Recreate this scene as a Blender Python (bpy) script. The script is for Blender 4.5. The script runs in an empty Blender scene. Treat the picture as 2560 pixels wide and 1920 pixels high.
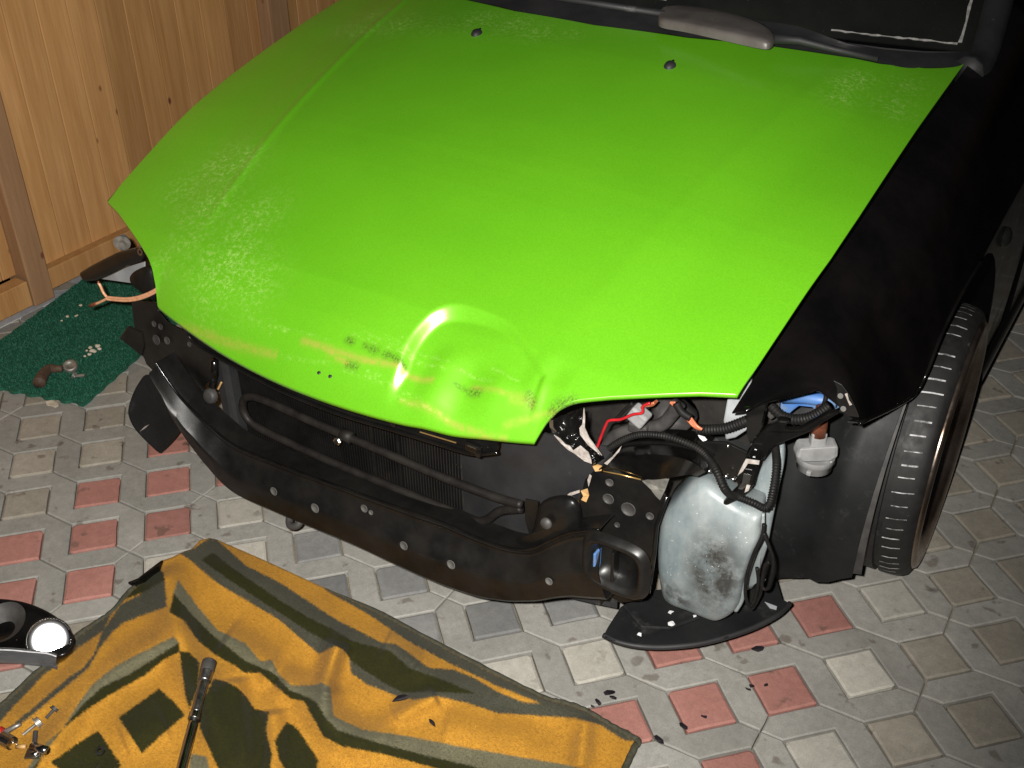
import bpy, bmesh, math, random
from mathutils import Vector, Matrix
from mathutils.geometry import tessellate_polygon
random.seed(7)
R_ = math.radians
scene = bpy.context.scene
COL = scene.collection

# ------------------------------------------------------------------ camera
CAM = Vector((1.10766, -1.23064, 1.52513))
FWD = Vector((-0.45804, 0.70330, -0.54366)); RGT = Vector((0.84288, 0.53791, -0.01429)); DWN = Vector((0.28239, -0.46479, -0.83918))
FPX = 2805.54
cd = bpy.data.cameras.new('camera'); cam = bpy.data.objects.new('camera', cd); COL.objects.link(cam)
m3 = Matrix((RGT, -DWN, -FWD)).transposed()
cam.matrix_world = Matrix.Translation(CAM) @ m3.to_4x4()
cd.sensor_width = 36.0; cd.lens = 36.0 * FPX / 2560.0; cd.clip_start = 0.02; cd.clip_end = 400
scene.camera = cam

# ------------------------------------------------------------------ night sky and camera flash
world = bpy.data.worlds.new('World'); scene.world = world; world.use_nodes = True
wn = world.node_tree.nodes; wl = world.node_tree.links
bg = wn['Background']
sky = wn.new('ShaderNodeTexSky'); sky.sky_type = 'NISHITA'; sky.sun_disc = False
sky.sun_elevation = R_(-3.0); sky.sun_rotation = R_(200)
wl.new(sky.outputs[0], bg.inputs[0]); bg.inputs[1].default_value = 0.15
fl = bpy.data.lights.new('camera_flash', 'SPOT'); fl.energy = 350; fl.color = (1.0, 0.965, 0.91)
fl.spot_size = R_(92); fl.spot_blend = 0.85; fl.shadow_soft_size = 0.011
flo = bpy.data.objects.new('camera_flash', fl); COL.objects.link(flo)
flo.matrix_world = Matrix.Translation(CAM - RGT * 0.045 - DWN * 0.030) @ m3.to_4x4() @ Matrix.Rotation(R_(9), 4, 'Y') @ Matrix.Rotation(R_(3), 4, 'X')
vs = scene.view_settings; vs.view_transform = 'Standard'; vs.look = 'None'; vs.exposure = 0.0; vs.gamma = 1.0; vs.use_curve_mapping = False

# ------------------------------------------------------------------ helpers
def at(px, X=None, Y=None, Z=None, kx=0.0, kz=0.0, ky=0.0):
    """point of the place seen at photo position px on a given plane: X=.. or Z=.. (+kx*X+ky*Y) or Y=.. (+kx*X+kz*Z)"""
    d = FWD + RGT * ((px[0] - 1280) / FPX) + DWN * ((px[1] - 960) / FPX)
    if X is not None: t = (X - CAM.x) / d.x
    elif Y is not None: t = (Y + kx * CAM.x + kz * CAM.z - CAM.y) / (d.y - kx * d.x - kz * d.z)
    else: t = (Z + kx * CAM.x + ky * CAM.y - CAM.z) / (d.z - kx * d.x - ky * d.y)
    return CAM + d * t
def pj(P):
    q = Vector(P) - CAM; z = q.dot(FWD)
    return (1280 + FPX * q.dot(RGT) / z, 960 + FPX * q.dot(DWN) / z)
def lerp(a, b, t): return a + (b - a) * t
def tab(x, T):
    if x <= T[0][0]: return T[0][1]
    for (a, va), (b, vb) in zip(T[:-1], T[1:]):
        if x <= b: return va + (vb - va) * (x - a) / (b - a)
    return T[-1][1]
def sstep(a, b, x):
    t = max(0.0, min(1.0, (x - a) / (b - a))); return t * t * (3 - 2 * t)
def catmull(P, n=8, closed=False):
    P = [Vector(p) for p in P]; out = []; N = len(P)
    rng = range(N if closed else N - 1)
    for i in rng:
        if closed: p0, p1, p2, p3 = P[(i-1) % N], P[i], P[(i+1) % N], P[(i+2) % N]
        else: p0, p1, p2, p3 = P[max(i-1, 0)], P[i], P[i+1], P[min(i+2, N-1)]
        for k in range(n):
            t = k / n
            out.append(0.5 * ((2*p1) + (p2-p0)*t + (2*p0-5*p1+4*p2-p3)*t*t + (3*p1-p0-3*p2+p3)*t*t*t))
    if not closed: out.append(P[-1])
    return out
WLOC = {}
def wloc(o): return WLOC.get(o.name, Vector((0, 0, 0))) if o else Vector((0, 0, 0))
def empty(name, loc):
    o = bpy.data.objects.new(name, None); COL.objects.link(o); o.location = loc; o.empty_display_size = 0.1
    WLOC[o.name] = Vector(loc); return o
def tag(o, label=None, cat=None, group=None, kind=None):
    if label: o['label'] = label
    if cat: o['category'] = cat
    if group: o['group'] = group
    if kind: o['kind'] = kind
    return o
def obj(name, verts, faces, mat, parent=None, smooth=False, bevel=0.0, angle=35, solid=0.0, sub=0):
    verts = [Vector(v) for v in verts]
    if parent is not None: org = wloc(parent)
    else:
        org = Vector((sum(v.x for v in verts), sum(v.y for v in verts), 0)) / max(1, len(verts)); org.z = min(v.z for v in verts)
    me = bpy.data.meshes.new(name); me.from_pydata([v - org for v in verts], [], faces); me.validate()
    bm = bmesh.new(); bm.from_mesh(me); bmesh.ops.recalc_face_normals(bm, faces=bm.faces) if solid == 0 else None
    bm.to_mesh(me); bm.free()
    if smooth:
        for p in me.polygons: p.use_smooth = True
    o = bpy.data.objects.new(name, me); COL.objects.link(o)
    for m in (mat if isinstance(mat, (list, tuple)) else [mat]): me.materials.append(m)
    if parent is not None: o.parent = parent; WLOC[o.name] = org
    else: o.location = org; WLOC[o.name] = org
    if solid:
        s = o.modifiers.new('thick', 'SOLIDIFY'); s.thickness = solid; s.offset = 0
        if smooth: s = o.modifiers.new('split', 'EDGE_SPLIT'); s.split_angle = R_(75)
    if bevel: b = o.modifiers.new('bev', 'BEVEL'); b.width = bevel; b.segments = 2; b.limit_method = 'ANGLE'; b.angle_limit = R_(angle)
    if sub: b = o.modifiers.new('sub', 'SUBSURF'); b.levels = sub; b.render_levels = sub
    return o
def merge(parts):
    V = []; F = []
    for v, f in parts:
        k = len(V); V += list(v); F += [tuple(i + k for i in q) for q in f]
    return V, F
def g_box(c, sx, sy, sz, rot=None):
    c = Vector(c); V = []
    for z in (-1, 1):
        for y in (-1, 1):
            for x in (-1, 1):
                q = Vector((x*sx/2, y*sy/2, z*sz/2)); V.append(c + (rot @ q if rot else q))
    return V, [(0,2,3,1),(4,5,7,6),(0,1,5,4),(2,6,7,3),(0,4,6,2),(1,3,7,5)]
def frame(d):
    d = d.normalized(); a = Vector((0, 0, 1)) if abs(d.z) < 0.9 else Vector((1, 0, 0))
    x = d.cross(a).normalized(); return x, x.cross(d).normalized()
def g_tube(P, r, n=10, ribs=0, caps=True):
    P = [Vector(p) for p in P]; V = []; F = []
    if ribs:  # corrugated: resample
        L = [0]
        for a, b in zip(P[:-1], P[1:]): L.append(L[-1] + (b - a).length)
        N = max(4, int(L[-1] / ribs) * 4); Q = []
        for k in range(N + 1):
            s = L[-1] * k / N; i = 0
            while i < len(L) - 2 and L[i+1] < s: i += 1
            t = (s - L[i]) / max(1e-9, L[i+1] - L[i]); Q.append(P[i].lerp(P[i+1], t))
        P = Q
    x, y = frame(P[1] - P[0])
    for i, p in enumerate(P):
        d = (P[min(i+1, len(P)-1)] - P[max(i-1, 0)]).normalized()
        x = (x - d * x.dot(d)).normalized(); y = d.cross(x)
        rr = (r(i / (len(P)-1)) if callable(r) else r)
        if ribs: rr *= (1.0, 1.0, 0.80, 0.80)[i % 4]
        for k in range(n):
            a = 2 * math.pi * k / n; V.append(p + (x * math.cos(a) + y * math.sin(a)) * rr)
    for i in range(len(P) - 1):
        for k in range(n):
            F.append((i*n+k, i*n+(k+1) % n, (i+1)*n+(k+1) % n, (i+1)*n+k))
    if caps: F.append(tuple(range(n-1, -1, -1))); F.append(tuple((len(P)-1)*n + k for k in range(n)))
    return V, F
def g_lathe(c, axis, prof, n=64):
    """prof: list of (axial, radius)"""
    c = Vector(c); a = Vector(axis).normalized(); x, y = frame(a); V = []; F = []
    for (h, r) in prof:
        for k in range(n):
            t = 2 * math.pi * k / n; V.append(c + a * h + (x * math.cos(t) + y * math.sin(t)) * r)
    for i in range(len(prof) - 1):
        for k in range(n): F.append((i*n+k, i*n+(k+1) % n, (i+1)*n+(k+1) % n, (i+1)*n+k))
    return V, F
def g_grid(rows):
    n = len(rows[0]); V = [p for r in rows for p in r]; F = []
    for i in range(len(rows) - 1):
        for k in range(n - 1): F.append((i*n+k, i*n+k+1, (i+1)*n+k+1, (i+1)*n+k))
    return V, F
def g_poly(P, th, nrm=None):
    """flat polygon P (3D) given a thickness th away from the viewer side"""
    P = [Vector(p) for p in P]
    if nrm is None:
        nrm = Vector((0, 0, 0))
        for a, b in zip(P, P[1:] + P[:1]): nrm += a.cross(b)
        nrm.normalize()
        if nrm.dot(CAM - P[0]) < 0: nrm = -nrm
    n = len(P); V = P + [p - nrm * th for p in P]
    T = tessellate_polygon([P]); F = [tuple(t) for t in T] + [tuple(i + n for i in reversed(t)) for t in T]
    F += [(i, (i+1) % n, (i+1) % n + n, i + n) for i in range(n)]
    return V, F
def inside(q, P):
    x, y = q; c = False; n = len(P); j = n - 1
    for i in range(n):
        xi, yi = P[i][0], P[i][1]; xj, yj = P[j][0], P[j][1]
        if (yi > y) != (yj > y) and x < (xj - xi) * (y - yi) / (yj - yi) + xi: c = not c
        j = i
    return c
def segd(q, P):
    """distance to polyline, param 0..1"""
    best = 1e9; bt = 0; N = len(P) - 1
    for i in range(N):
        ax, ay = P[i][0], P[i][1]; dx, dy = P[i+1][0] - ax, P[i+1][1] - ay; l2 = dx*dx + dy*dy + 1e-12
        t = max(0.0, min(1.0, ((q[0]-ax)*dx + (q[1]-ay)*dy) / l2))
        d = math.hypot(q[0]-ax-dx*t, q[1]-ay-dy*t)
        if d < best: best = d; bt = (i + t) / N
    return best, bt
def circle(c, r, nrm, n=14):
    x, y = frame(Vector(nrm)); return [Vector(c) + (x*math.cos(2*math.pi*k/n) + y*math.sin(2*math.pi*k/n))*r for k in range(n)]

# ------------------------------------------------------------------ materials
def base_mat(name):
    m = bpy.data.materials.new(name); m.use_nodes = True; nt = m.node_tree
    b = nt.nodes['Principled BSDF']; return m, nt, b
def N(nt, t, **kw):
    n = nt.nodes.new(t)
    for k, v in kw.items():
        if k.startswith('i_'): n.inputs[k[2:].replace('_', ' ')].default_value = v
        else: setattr(n, k, v)
    return n
def coords(nt): return N(nt, 'ShaderNodeTexCoord').outputs['Object']
def noise(nt, sc, det=6, rough=0.6, vec=None, stretch=None):
    v = vec or coords(nt)
    if stretch:
        mp = N(nt, 'ShaderNodeMapping'); mp.inputs['Scale'].default_value = stretch; nt.links.new(v, mp.inputs[0]); v = mp.outputs[0]
    n = N(nt, 'ShaderNodeTexNoise'); n.inputs['Scale'].default_value = sc; n.inputs['Detail'].default_value = det; n.inputs['Roughness'].default_value = rough
    nt.links.new(v, n.inputs['Vector']); return n.outputs['Fac']
def ramp(nt, fac, stops):
    r = N(nt, 'ShaderNodeValToRGB'); e = r.color_ramp.elements
    while len(e) < len(stops): e.new(0.5)
    for i, (p, c) in enumerate(stops):
        e[i].position = p; e[i].color = tuple(c) + (1,) if not isinstance(c, (int, float)) else (c, c, c, 1)
    nt.links.new(fac, r.inputs[0]); return r.outputs[0]
def mix(nt, fac, a, b, mode='MIX'):
    n = N(nt, 'ShaderNodeMix', data_type='RGBA', blend_type=mode)
    for s, i in ((fac, 0), (a, 6), (b, 7)):
        if hasattr(s, 'is_linked'): nt.links.new(s, n.inputs[i])
        else: n.inputs[i].default_value = s if i == 0 else tuple(s) + (1,)
    return n.outputs[2]
def bump(nt, b, h, st, dist=0.002):
    n = N(nt, 'ShaderNodeBump'); n.inputs['Strength'].default_value = st; n.inputs['Distance'].default_value = dist
    nt.links.new(h, n.inputs['Height']); nt.links.new(n.outputs[0], b.inputs['Normal'])
def mat(name, c1, c2=None, nsc=30, rough=0.5, r2=None, metal=0.0, bst=0.0, bsc=200, spec=0.5, coat=0.0, lo=0.35, hi=0.65, bdist=0.001, dust=None, rand=0.0):
    m, nt, b = base_mat(name); c2 = c2 or c1
    f = noise(nt, nsc); col = ramp(nt, f, [(lo, c1), (hi, c2)])
    if dust:
        d = noise(nt, dust[1], 8, 0.7); dm = ramp(nt, d, [(dust[2], 0.0), (dust[2] + 0.12, 1.0)])
        col = mix(nt, dm, col, dust[0])
    if rand:
        oi = N(nt, 'ShaderNodeObjectInfo'); hs = N(nt, 'ShaderNodeHueSaturation')
        mr = N(nt, 'ShaderNodeMapRange'); mr.inputs[3].default_value = 1 - rand; mr.inputs[4].default_value = 1 + rand
        nt.links.new(oi.outputs['Random'], mr.inputs[0]); nt.links.new(mr.outputs[0], hs.inputs['Value']); nt.links.new(col, hs.inputs['Color']); col = hs.outputs[0]
    nt.links.new(col, b.inputs['Base Color'])
    if r2 is not None:
        rr = ramp(nt, noise(nt, nsc * 1.7), [(0.3, rough), (0.7, r2)]); nt.links.new(rr, b.inputs['Roughness'])
    else: b.inputs['Roughness'].default_value = rough
    b.inputs['Metallic'].default_value = metal; b.inputs['Specular IOR Level'].default_value = spec; b.inputs['Coat Weight'].default_value = coat; b.inputs['Coat Roughness'].default_value = 0.06
    if bst: bump(nt, b, noise(nt, bsc, 6, 0.65), bst, bdist)
    return m
M = {}
M['black_paint'] = mat('black_paint', (0.002, 0.002, 0.002), (0.005, 0.004, 0.004), 12, 0.13, 0.22, spec=0.35, bst=0.03, bsc=60, coat=0.15)
M['hole_grey'] = mat('hole_grey', (0.10, 0.097, 0.09), (0.06, 0.06, 0.055), 40, 0.7)
M['dark_pipe'] = mat('dark_pipe', (0.007, 0.006, 0.006), (0.016, 0.014, 0.012), 30, 0.45, 0.65, spec=0.25)
M['black_steel'] = mat('black_steel', (0.004, 0.004, 0.004), (0.010, 0.009, 0.008), 14, 0.26, 0.5, spec=0.36, bst=0.10, bsc=120, dust=((0.022, 0.019, 0.016), 40, 0.66))
M['black_gloss'] = mat('black_gloss', (0.003, 0.003, 0.003), (0.007, 0.0065, 0.006), 20, 0.10, 0.22, spec=0.3, bst=0.08, bsc=40, coat=0.25)
M['brass'] = mat('brass', (0.75, 0.50, 0.18), (0.60, 0.36, 0.12), 60, 0.25, metal=0.8)
M['black_plastic'] = mat('black_plastic', (0.010, 0.010, 0.011), (0.020, 0.020, 0.021), 9, 0.5, 0.7, bst=0.12, bsc=500, dust=((0.09, 0.09, 0.085), 14, 0.62))
M['liner'] = mat('liner', (0.005, 0.0055, 0.006), (0.012, 0.0125, 0.013), 7, 0.5, 0.7, spec=0.28, bst=0.14, bsc=300, dust=((0.026, 0.0255, 0.025), 16, 0.57))
M['rubber'] = mat('rubber', (0.006, 0.006, 0.006), (0.013, 0.012, 0.011), 30, 0.55, 0.75, bst=0.15, bsc=300, dust=((0.12, 0.11, 0.10), 50, 0.64))
M['chalk'] = mat('chalk', (0.75, 0.75, 0.76), (0.50, 0.50, 0.52), 60, 0.6)
M['groove_grey'] = mat('groove_grey', (0.55, 0.55, 0.56), (0.10, 0.10, 0.10), 70, 0.6, lo=0.42, hi=0.60)  # pale to dark grey mottling for the tread strips
M['chrome'] = mat('chrome', (0.62, 0.60, 0.58), (0.42, 0.40, 0.38), 15, 0.10, 0.28, metal=1.0)
M['rim_metal'] = mat('rim_metal', (0.42, 0.34, 0.29), (0.20, 0.14, 0.10), 12, 0.14, 0.36, metal=0.95)  # brown of the reflected paving is put into the metal colour
M['steel'] = mat('steel', (0.50, 0.49, 0.47), (0.35, 0.34, 0.33), 40, 0.22, 0.4, metal=1.0)
M['zinc'] = mat('zinc', (0.45, 0.43, 0.38), (0.25, 0.24, 0.22), 60, 0.4, 0.6, metal=0.8)
M['grey_plastic'] = mat('grey_plastic', (0.26, 0.26, 0.26), (0.18, 0.18, 0.18), 40, 0.45, bst=0.05)
M['conduit'] = mat('conduit', (0.005, 0.005, 0.005), (0.011, 0.010, 0.009), 40, 0.5, 0.7, spec=0.18)
M['hose'] = mat('hose', (0.024, 0.023, 0.023), (0.055, 0.051, 0.048), 30, 0.5, 0.7)
M['red_wire'] = mat('red_wire', (0.45, 0.015, 0.02), (0.30, 0.01, 0.015), 60, 0.35)
M['orange_wire'] = mat('orange_wire', (0.50, 0.16, 0.07), (0.30, 0.08, 0.04), 60, 0.35)
M['speaker_wire'] = mat('speaker_wire', (0.80, 0.42, 0.24), (0.62, 0.30, 0.15), 90, 0.3)
M['copper'] = mat('copper', (0.45, 0.16, 0.08), (0.25, 0.08, 0.05), 90, 0.4, metal=0.7)
M['blue_paint'] = mat('blue_paint', (0.04, 0.14, 0.42), (0.10, 0.17, 0.28), 18, 0.35, 0.6, dust=((0.20, 0.20, 0.20), 24, 0.56))
M['grey_body'] = mat('grey_body', (0.36, 0.38, 0.39), (0.22, 0.23, 0.24), 12, 0.5, bst=0.05, dust=((0.08, 0.08, 0.08), 30, 0.62))
M['chip'] = mat('chip', (0.42, 0.39, 0.37), (0.25, 0.21, 0.18), 120, 0.55)
M['tan_chip'] = mat('tan_chip', (0.42, 0.24, 0.08), (0.52, 0.34, 0.16), 80, 0.4)
M['dark_core'] = mat('dark_core', (0.007, 0.006, 0.006), (0.018, 0.015, 0.012), 25, 0.6, 0.8, bst=0.1, dust=((0.07, 0.055, 0.04), 30, 0.6))
M['glass_dark'] = mat('glass_dark', (0.008, 0.009, 0.008), (0.012, 0.013, 0.011), 10, 0.10, 0.25, dust=((0.20, 0.20, 0.18), 170, 0.665))
M['snow_dust'] = mat('snow_dust', (0.34, 0.33, 0.31), (0.16, 0.155, 0.15), 90, 0.8, bst=0.4, bsc=400)
M['blue_sticker'] = mat('blue_sticker', (0.03, 0.06, 0.14), (0.04, 0.08, 0.18), 20, 0.3)
M['wiper_grey'] = mat('wiper_grey', (0.085, 0.074, 0.068), (0.12, 0.108, 0.10), 14, 0.36, 0.5)
M['red_plastic'] = mat('red_plastic', (0.35, 0.02, 0.015), None, 20, 0.3)


# ------------------------------------------------------------------ paving
def concrete(name, c1, c2, speck=0.24, stain=0.55):
    m, nt, b = base_mat(name)
    pos = N(nt, 'ShaderNodeNewGeometry').outputs['Position']
    big = noise(nt, 9, 5, 0.6, pos); fine = noise(nt, 420, 4, 0.7, pos); mid = noise(nt, 60, 6, 0.65, pos)
    col = ramp(nt, big, [(0.3, c1), (0.7, c2)])
    col = mix(nt, 0.5, col, ramp(nt, mid, [(0.3, 0.72), (0.7, 1.20)]), 'MULTIPLY')
    col = mix(nt, speck, col, ramp(nt, fine, [(0.35, 0.45), (0.65, 1.5)]), 'MULTIPLY')
    st = ramp(nt, noise(nt, 23, 3, 0.5, pos), [(0.635, 0.0), (0.69, 1.0)])
    st2 = N(nt, 'ShaderNodeMath', operation='MULTIPLY'); nt.links.new(st, st2.inputs[0]); st2.inputs[1].default_value = stain
    col = mix(nt, st2.outputs[0], col, (0.085, 0.062, 0.045))
    wv = N(nt, 'ShaderNodeVectorMath', operation='MULTIPLY_ADD'); wn_ = N(nt, 'ShaderNodeTexNoise'); wn_.inputs['Scale'].default_value = 40; nt.links.new(pos, wn_.inputs['Vector'])
    nt.links.new(wn_.outputs['Color'], wv.inputs[0]); wv.inputs[1].default_value = (.022, .022, 0); nt.links.new(pos, wv.inputs[2])
    vo = N(nt, 'ShaderNodeTexVoronoi'); vo.inputs['Scale'].default_value = 11; nt.links.new(wv.outputs[0], vo.inputs['Vector'])
    dr = N(nt, 'ShaderNodeMath', operation='MULTIPLY'); nt.links.new(ramp(nt, vo.outputs['Distance'], [(.10, 1.0), (.15, 0.0)]), dr.inputs[0]); nt.links.new(ramp(nt, noise(nt, 2.6, 2, .5, pos), [(.50, 0.0), (.58, .75)]), dr.inputs[1])
    if stain > .15: col = mix(nt, dr.outputs[0], col, (0.060, 0.045, 0.034))
    oi = N(nt, 'ShaderNodeObjectInfo'); hs = N(nt, 'ShaderNodeHueSaturation'); mr = N(nt, 'ShaderNodeMapRange')
    mr.inputs[3].default_value = 0.85; mr.inputs[4].default_value = 1.12
    nt.links.new(oi.outputs['Random'], mr.inputs[0]); nt.links.new(mr.outputs[0], hs.inputs['Value']); nt.links.new(col, hs.inputs['Color'])
    nt.links.new(hs.outputs[0], b.inputs['Base Color'])
    b.inputs['Roughness'].default_value = 0.72; b.inputs['Specular IOR Level'].default_value = 0.35
    ad = N(nt, 'ShaderNodeMath', operation='ADD'); nt.links.new(fine, ad.inputs[0]); nt.links.new(mid, ad.inputs[1])
    bump(nt, b, ad.outputs[0], 0.22, 0.0015)
    return m
M['paver'] = concrete('paver_grey', (0.240, 0.232, 0.210), (0.305, 0.296, 0.270))
M['sq_red'] = concrete('paver_red', (0.29, 0.130, 0.108), (0.345, 0.162, 0.135))
M['sq_dark'] = concrete('paver_charcoal', (0.155, 0.155, 0.155), (0.20, 0.198, 0.19), stain=0.1)
M['sq_light'] = concrete('paver_light', (0.35, 0.335, 0.290), (0.43, 0.41, 0.36), stain=0.3)
M['sq_tan'] = concrete('paver_tan', (0.25, 0.226, 0.185), (0.32, 0.290, 0.240))
M['sand'] = concrete('joint_sand', (0.23, 0.185, 0.115), (0.13, 0.125, 0.105), 0.6, 0.0)

LS = 0.15; CU = (0.68582, -0.72777); CV = (0.72777, 0.68582)
def lat(c, r):
    x, y = c * LS, -r * LS
    return Vector((CU[0]*x + CU[1]*y - 1.0427, CV[0]*x + CV[1]*y, 0))
def unlat(P):
    x, y = P.x + 1.0427, P.y
    return ((CU[0]*x + CV[0]*y) / LS, -(CU[1]*x + CV[1]*y) / LS)
H = 0.315
def isX(c, r):
    d = c - r
    if d % 2: return False
    return (c + r) % 6 == (4 if d <= 0 else 0)
def hexV(c, r): return [(c+.5, r-.5), (c+1-H, r-H), (c+1-H, r+H), (c+.5, r+.5), (c+H, r+H), (c+H, r-H)]
def hexH(c, r): return [(c-.5, r+.5), (c-H, r+H), (c+H, r+H), (c+.5, r+.5), (c+H, r+1-H), (c-H, r+1-H)]
def inset(P, d):
    n = len(P); out = []
    A = sum(P[i][0]*P[(i+1) % n][1] - P[(i+1) % n][0]*P[i][1] for i in range(n)); sg = 1 if A > 0 else -1
    for i in range(n):
        p0, p1, p2 = Vector(P[i-1]), Vector(P[i]), Vector(P[(i+1) % n])
        a = (p1 - p0).normalized(); b = (p2 - p1).normalized()
        na = Vector((-a.y, a.x)) * sg; nb = Vector((-b.y, b.x)) * sg
        m = na + nb; k = m.length
        m = m / k if k > 1e-6 else na
        out.append(p1 + m * (d / max(0.45, m.dot(na))))
    return out
def stone(P2, j, bv, z0=-0.03, ztop=0.0, lip=0.0035):
    """P2: outline in metres (2D)"""
    A = inset(P2, j); B = inset(P2, j + bv); n = len(A)
    V = [Vector((p.x, p.y, z0)) for p in A] + [Vector((p.x, p.y, ztop - lip)) for p in A] + [Vector((p.x, p.y, ztop)) for p in B]
    F = [(i, (i+1) % n, (i+1) % n + n, i + n) for i in range(n)] + [(i+n, (i+1) % n + n, (i+1) % n + 2*n, i + 2*n) for i in range(n)]
    T = tessellate_polygon([V[2*n:]]); F += [tuple(i + 2*n for i in t) for t in T]
    return V, F
def shown(P):
    if -0.48 < P.x < 0.70 and P.y > 0.12: return False
    if P.y > 3.0 or P.x < -1.72: return False
    q = Vector(P) - CAM
    if q.dot(FWD) < 0.3: return False
    x, y = pj(P); return -90 < x < 2650 and -90 < y < 2020
pave = obj('pavement', [(-1.75, -40, -0.012), (40, -40, -0.012), (40, 40, -0.012), (-1.75, 40, -0.012)], [(0, 1, 2, 3)], M['sand'])
pave.location = (0, 0, -0.012); WLOC[pave.name] = Vector((0, 0, 0))
for v in pave.data.vertices: v.co.x = (-1.75, 40, 40, -1.75)[v.index]; v.co.y = (-40, -40, 40, 40)[v.index]; v.co.z = 0
WLOC[pave.name] = Vector((0, 0, -0.012)); tag(pave, 'grey interlocking paving with red, charcoal and pale square insets', 'pavement', kind='structure')
C0, C1, R0, R1 = -12, 34, -26, 24
pieces = {}
for c in range(C0, C1):
    for r in range(R0, R1):
        P = lat(c, r)
        if P.x < -1.80 or P.x > 3.2 or P.y < -2.2 or P.y > 5.5: continue
        pieces[('V', c, r)] = hexV(c, r); pieces[('H', c, r)] = hexH(c, r)
par = {k: k for k in pieces}
def find(k):
    while par[k] != k: par[k] = par[par[k]]; k = par[k]
    return k
for c in range(C0, C1):
    for r in range(R0, R1):
        if isX(c, r): continue
        for a, b in ((('V', c, r), ('H', c+1, r)), (('V', c, r+1), ('H', c, r))):
            if a in par and b in par: par[find(a)] = find(b)
groups = {}
for k in pieces: groups.setdefault(find(k), []).append(k)
rest = []
rk = random.Random(3)
for g, ks in groups.items():
    E = {}
    for k in ks:
        hx = [(round(a, 3), round(b, 3)) for a, b in pieces[k]]
        for a, b in zip(hx, hx[1:] + hx[:1]):
            if (b, a) in E: del E[(b, a)]
            else: E[(a, b)] = 1
    nx = {a: b for a, b in E}
    s0 = next(iter(nx)); loop = [s0]; q = nx[s0]
    while q != s0 and len(loop) < 200: loop.append(q); q = nx.get(q, s0)
    loop3 = [lat(a, b) for a, b in loop]
    P2 = []
    for a_, b_ in zip(loop3, loop3[1:] + loop3[:1]):
        P2.append((a_.x, a_.y))
        if any(shown(p) for p in loop3[:1]): m_ = a_.lerp(b_, rk.uniform(.35, .65)); P2.append((m_.x + rk.uniform(-.0011, .0011), m_.y + rk.uniform(-.0011, .0011)))
    ctr = Vector((sum(p[0] for p in P2) / len(P2), sum(p[1] for p in P2) / len(P2), 0))
    vis = any(shown(p) for p in loop3)
    dz = rk.uniform(-0.0012, 0.0012); tx, ty = rk.uniform(-.004, .004), rk.uniform(-.004, .004)
    V, F = stone(P2, 0.0012, 0.0026, lip=0.0018)
    V = [Vector((v.x, v.y, v.z + dz + (v.x-ctr.x)*tx*0.6 + (v.y-ctr.y)*ty*0.6)) for v in V]
    if vis: obj('paver', V, F, M['paver'], pave)
    else: rest.append((V, F))
V, F = merge(rest); o = obj('paver_field', V, F, M['paver'], pave); tag(o, kind='stuff')
KIND = {}
for q in ((1,2),(2,2),(2,3),(1,3),(0,3),(0,4),(1,4),(2,1),(3,2),(8,7),(9,7),(10,7),(8,8),(9,8),(7,8),(8,9),(0,5),(-1,4)): KIND[q] = 'sq_red'
for q in ((4,4),(4,5),(5,5),(5,6),(6,6),(7,6),(4,6),(5,7)): KIND[q] = 'sq_dark'
for q in ((3,3),(3,4),(7,7),(6,7),(2,4),(11,7),(9,9),(10,8),(6,8)): KIND[q] = 'sq_light'
for px in ((2518,655),(2490,728),(2452,815)):
    a, b = unlat(at(px, Z=0)); KIND[(round(a), round(b))] = 'sq_red'
def sqmesh(seed):
    q = random.Random(seed); rq = []; hs = H * LS
    for k in range(4):   # worn square, local
        a0 = math.pi/2 * k; cx, cy = ((1,1),(-1,1),(-1,-1),(1,-1))[k]; rr = q.uniform(.004, .010)
        for t in range(3):
            a = a0 + math.pi/2 * t / 2; rq.append((cx*(hs-rr) + rr*math.cos(a) + q.uniform(-.0008, .0008), cy*(hs-rr) + rr*math.sin(a) + q.uniform(-.0008, .0008)))
        nx_, ny_ = ((-1,1),(-1,-1),(1,-1),(1,1))[k]; f = q.uniform(.3, .7)
        ex, ey = (lerp(cx, nx_, f) * hs, lerp(cy, ny_, f) * hs); rq.append((ex - math.copysign(q.uniform(0, .0014), ex) * (abs(ex) > .9*hs), ey - math.copysign(q.uniform(0, .0014), ey) * (abs(ey) > .9*hs)))
    return stone(rq, 0.0018, 0.0042, lip=0.0022)
SQV, SQF = sqmesh(0)
SQM = {}
rot = math.atan2(CU[1], CU[0]) * 0 + math.radians(46.7)
restsq = {}
def squares():
    for c in range(C0, C1):
        for r in range(R0, R1):
            P = lat(c, r)
            if P.x < -1.68 or P.x > 3.2 or P.y < -2.2 or P.y > 5.5: continue
            kind = KIND.get((c, r), 'sq_tan')
            if kind == 'sq_tan' and (c, r) not in KIND:
                if c < 3 and r < 3: kind = 'sq_tan'
            dz = rk.uniform(-0.0015, 0.0022); ax, ay, az = rk.uniform(-.012, .012), rk.uniform(-.012, .012), rk.uniform(-.015, .015)
            mw = Matrix.Translation((P.x, P.y, dz)) @ Matrix.Rotation(rot + az, 4, 'Z') @ Matrix.Rotation(ax, 4, 'X') @ Matrix.Rotation(ay, 4, 'Y')
            if shown(P):
                key = (kind, rk.randrange(5))
                if key not in SQM:
                    o = obj('square_stone', *sqmesh(key[1] + 1), M[kind], pave); SQM[key] = o.data
                    o.data.transform(Matrix.Translation((0, 0, -0.012)))
                else:
                    o = bpy.data.objects.new('square_stone', SQM[key]); COL.objects.link(o); o.parent = pave
                o.matrix_local = Matrix.Translation((0, 0, 0.012)) @ mw
            else: restsq.setdefault(kind, []).append(([mw @ v for v in SQV], SQF))
squares()
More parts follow.
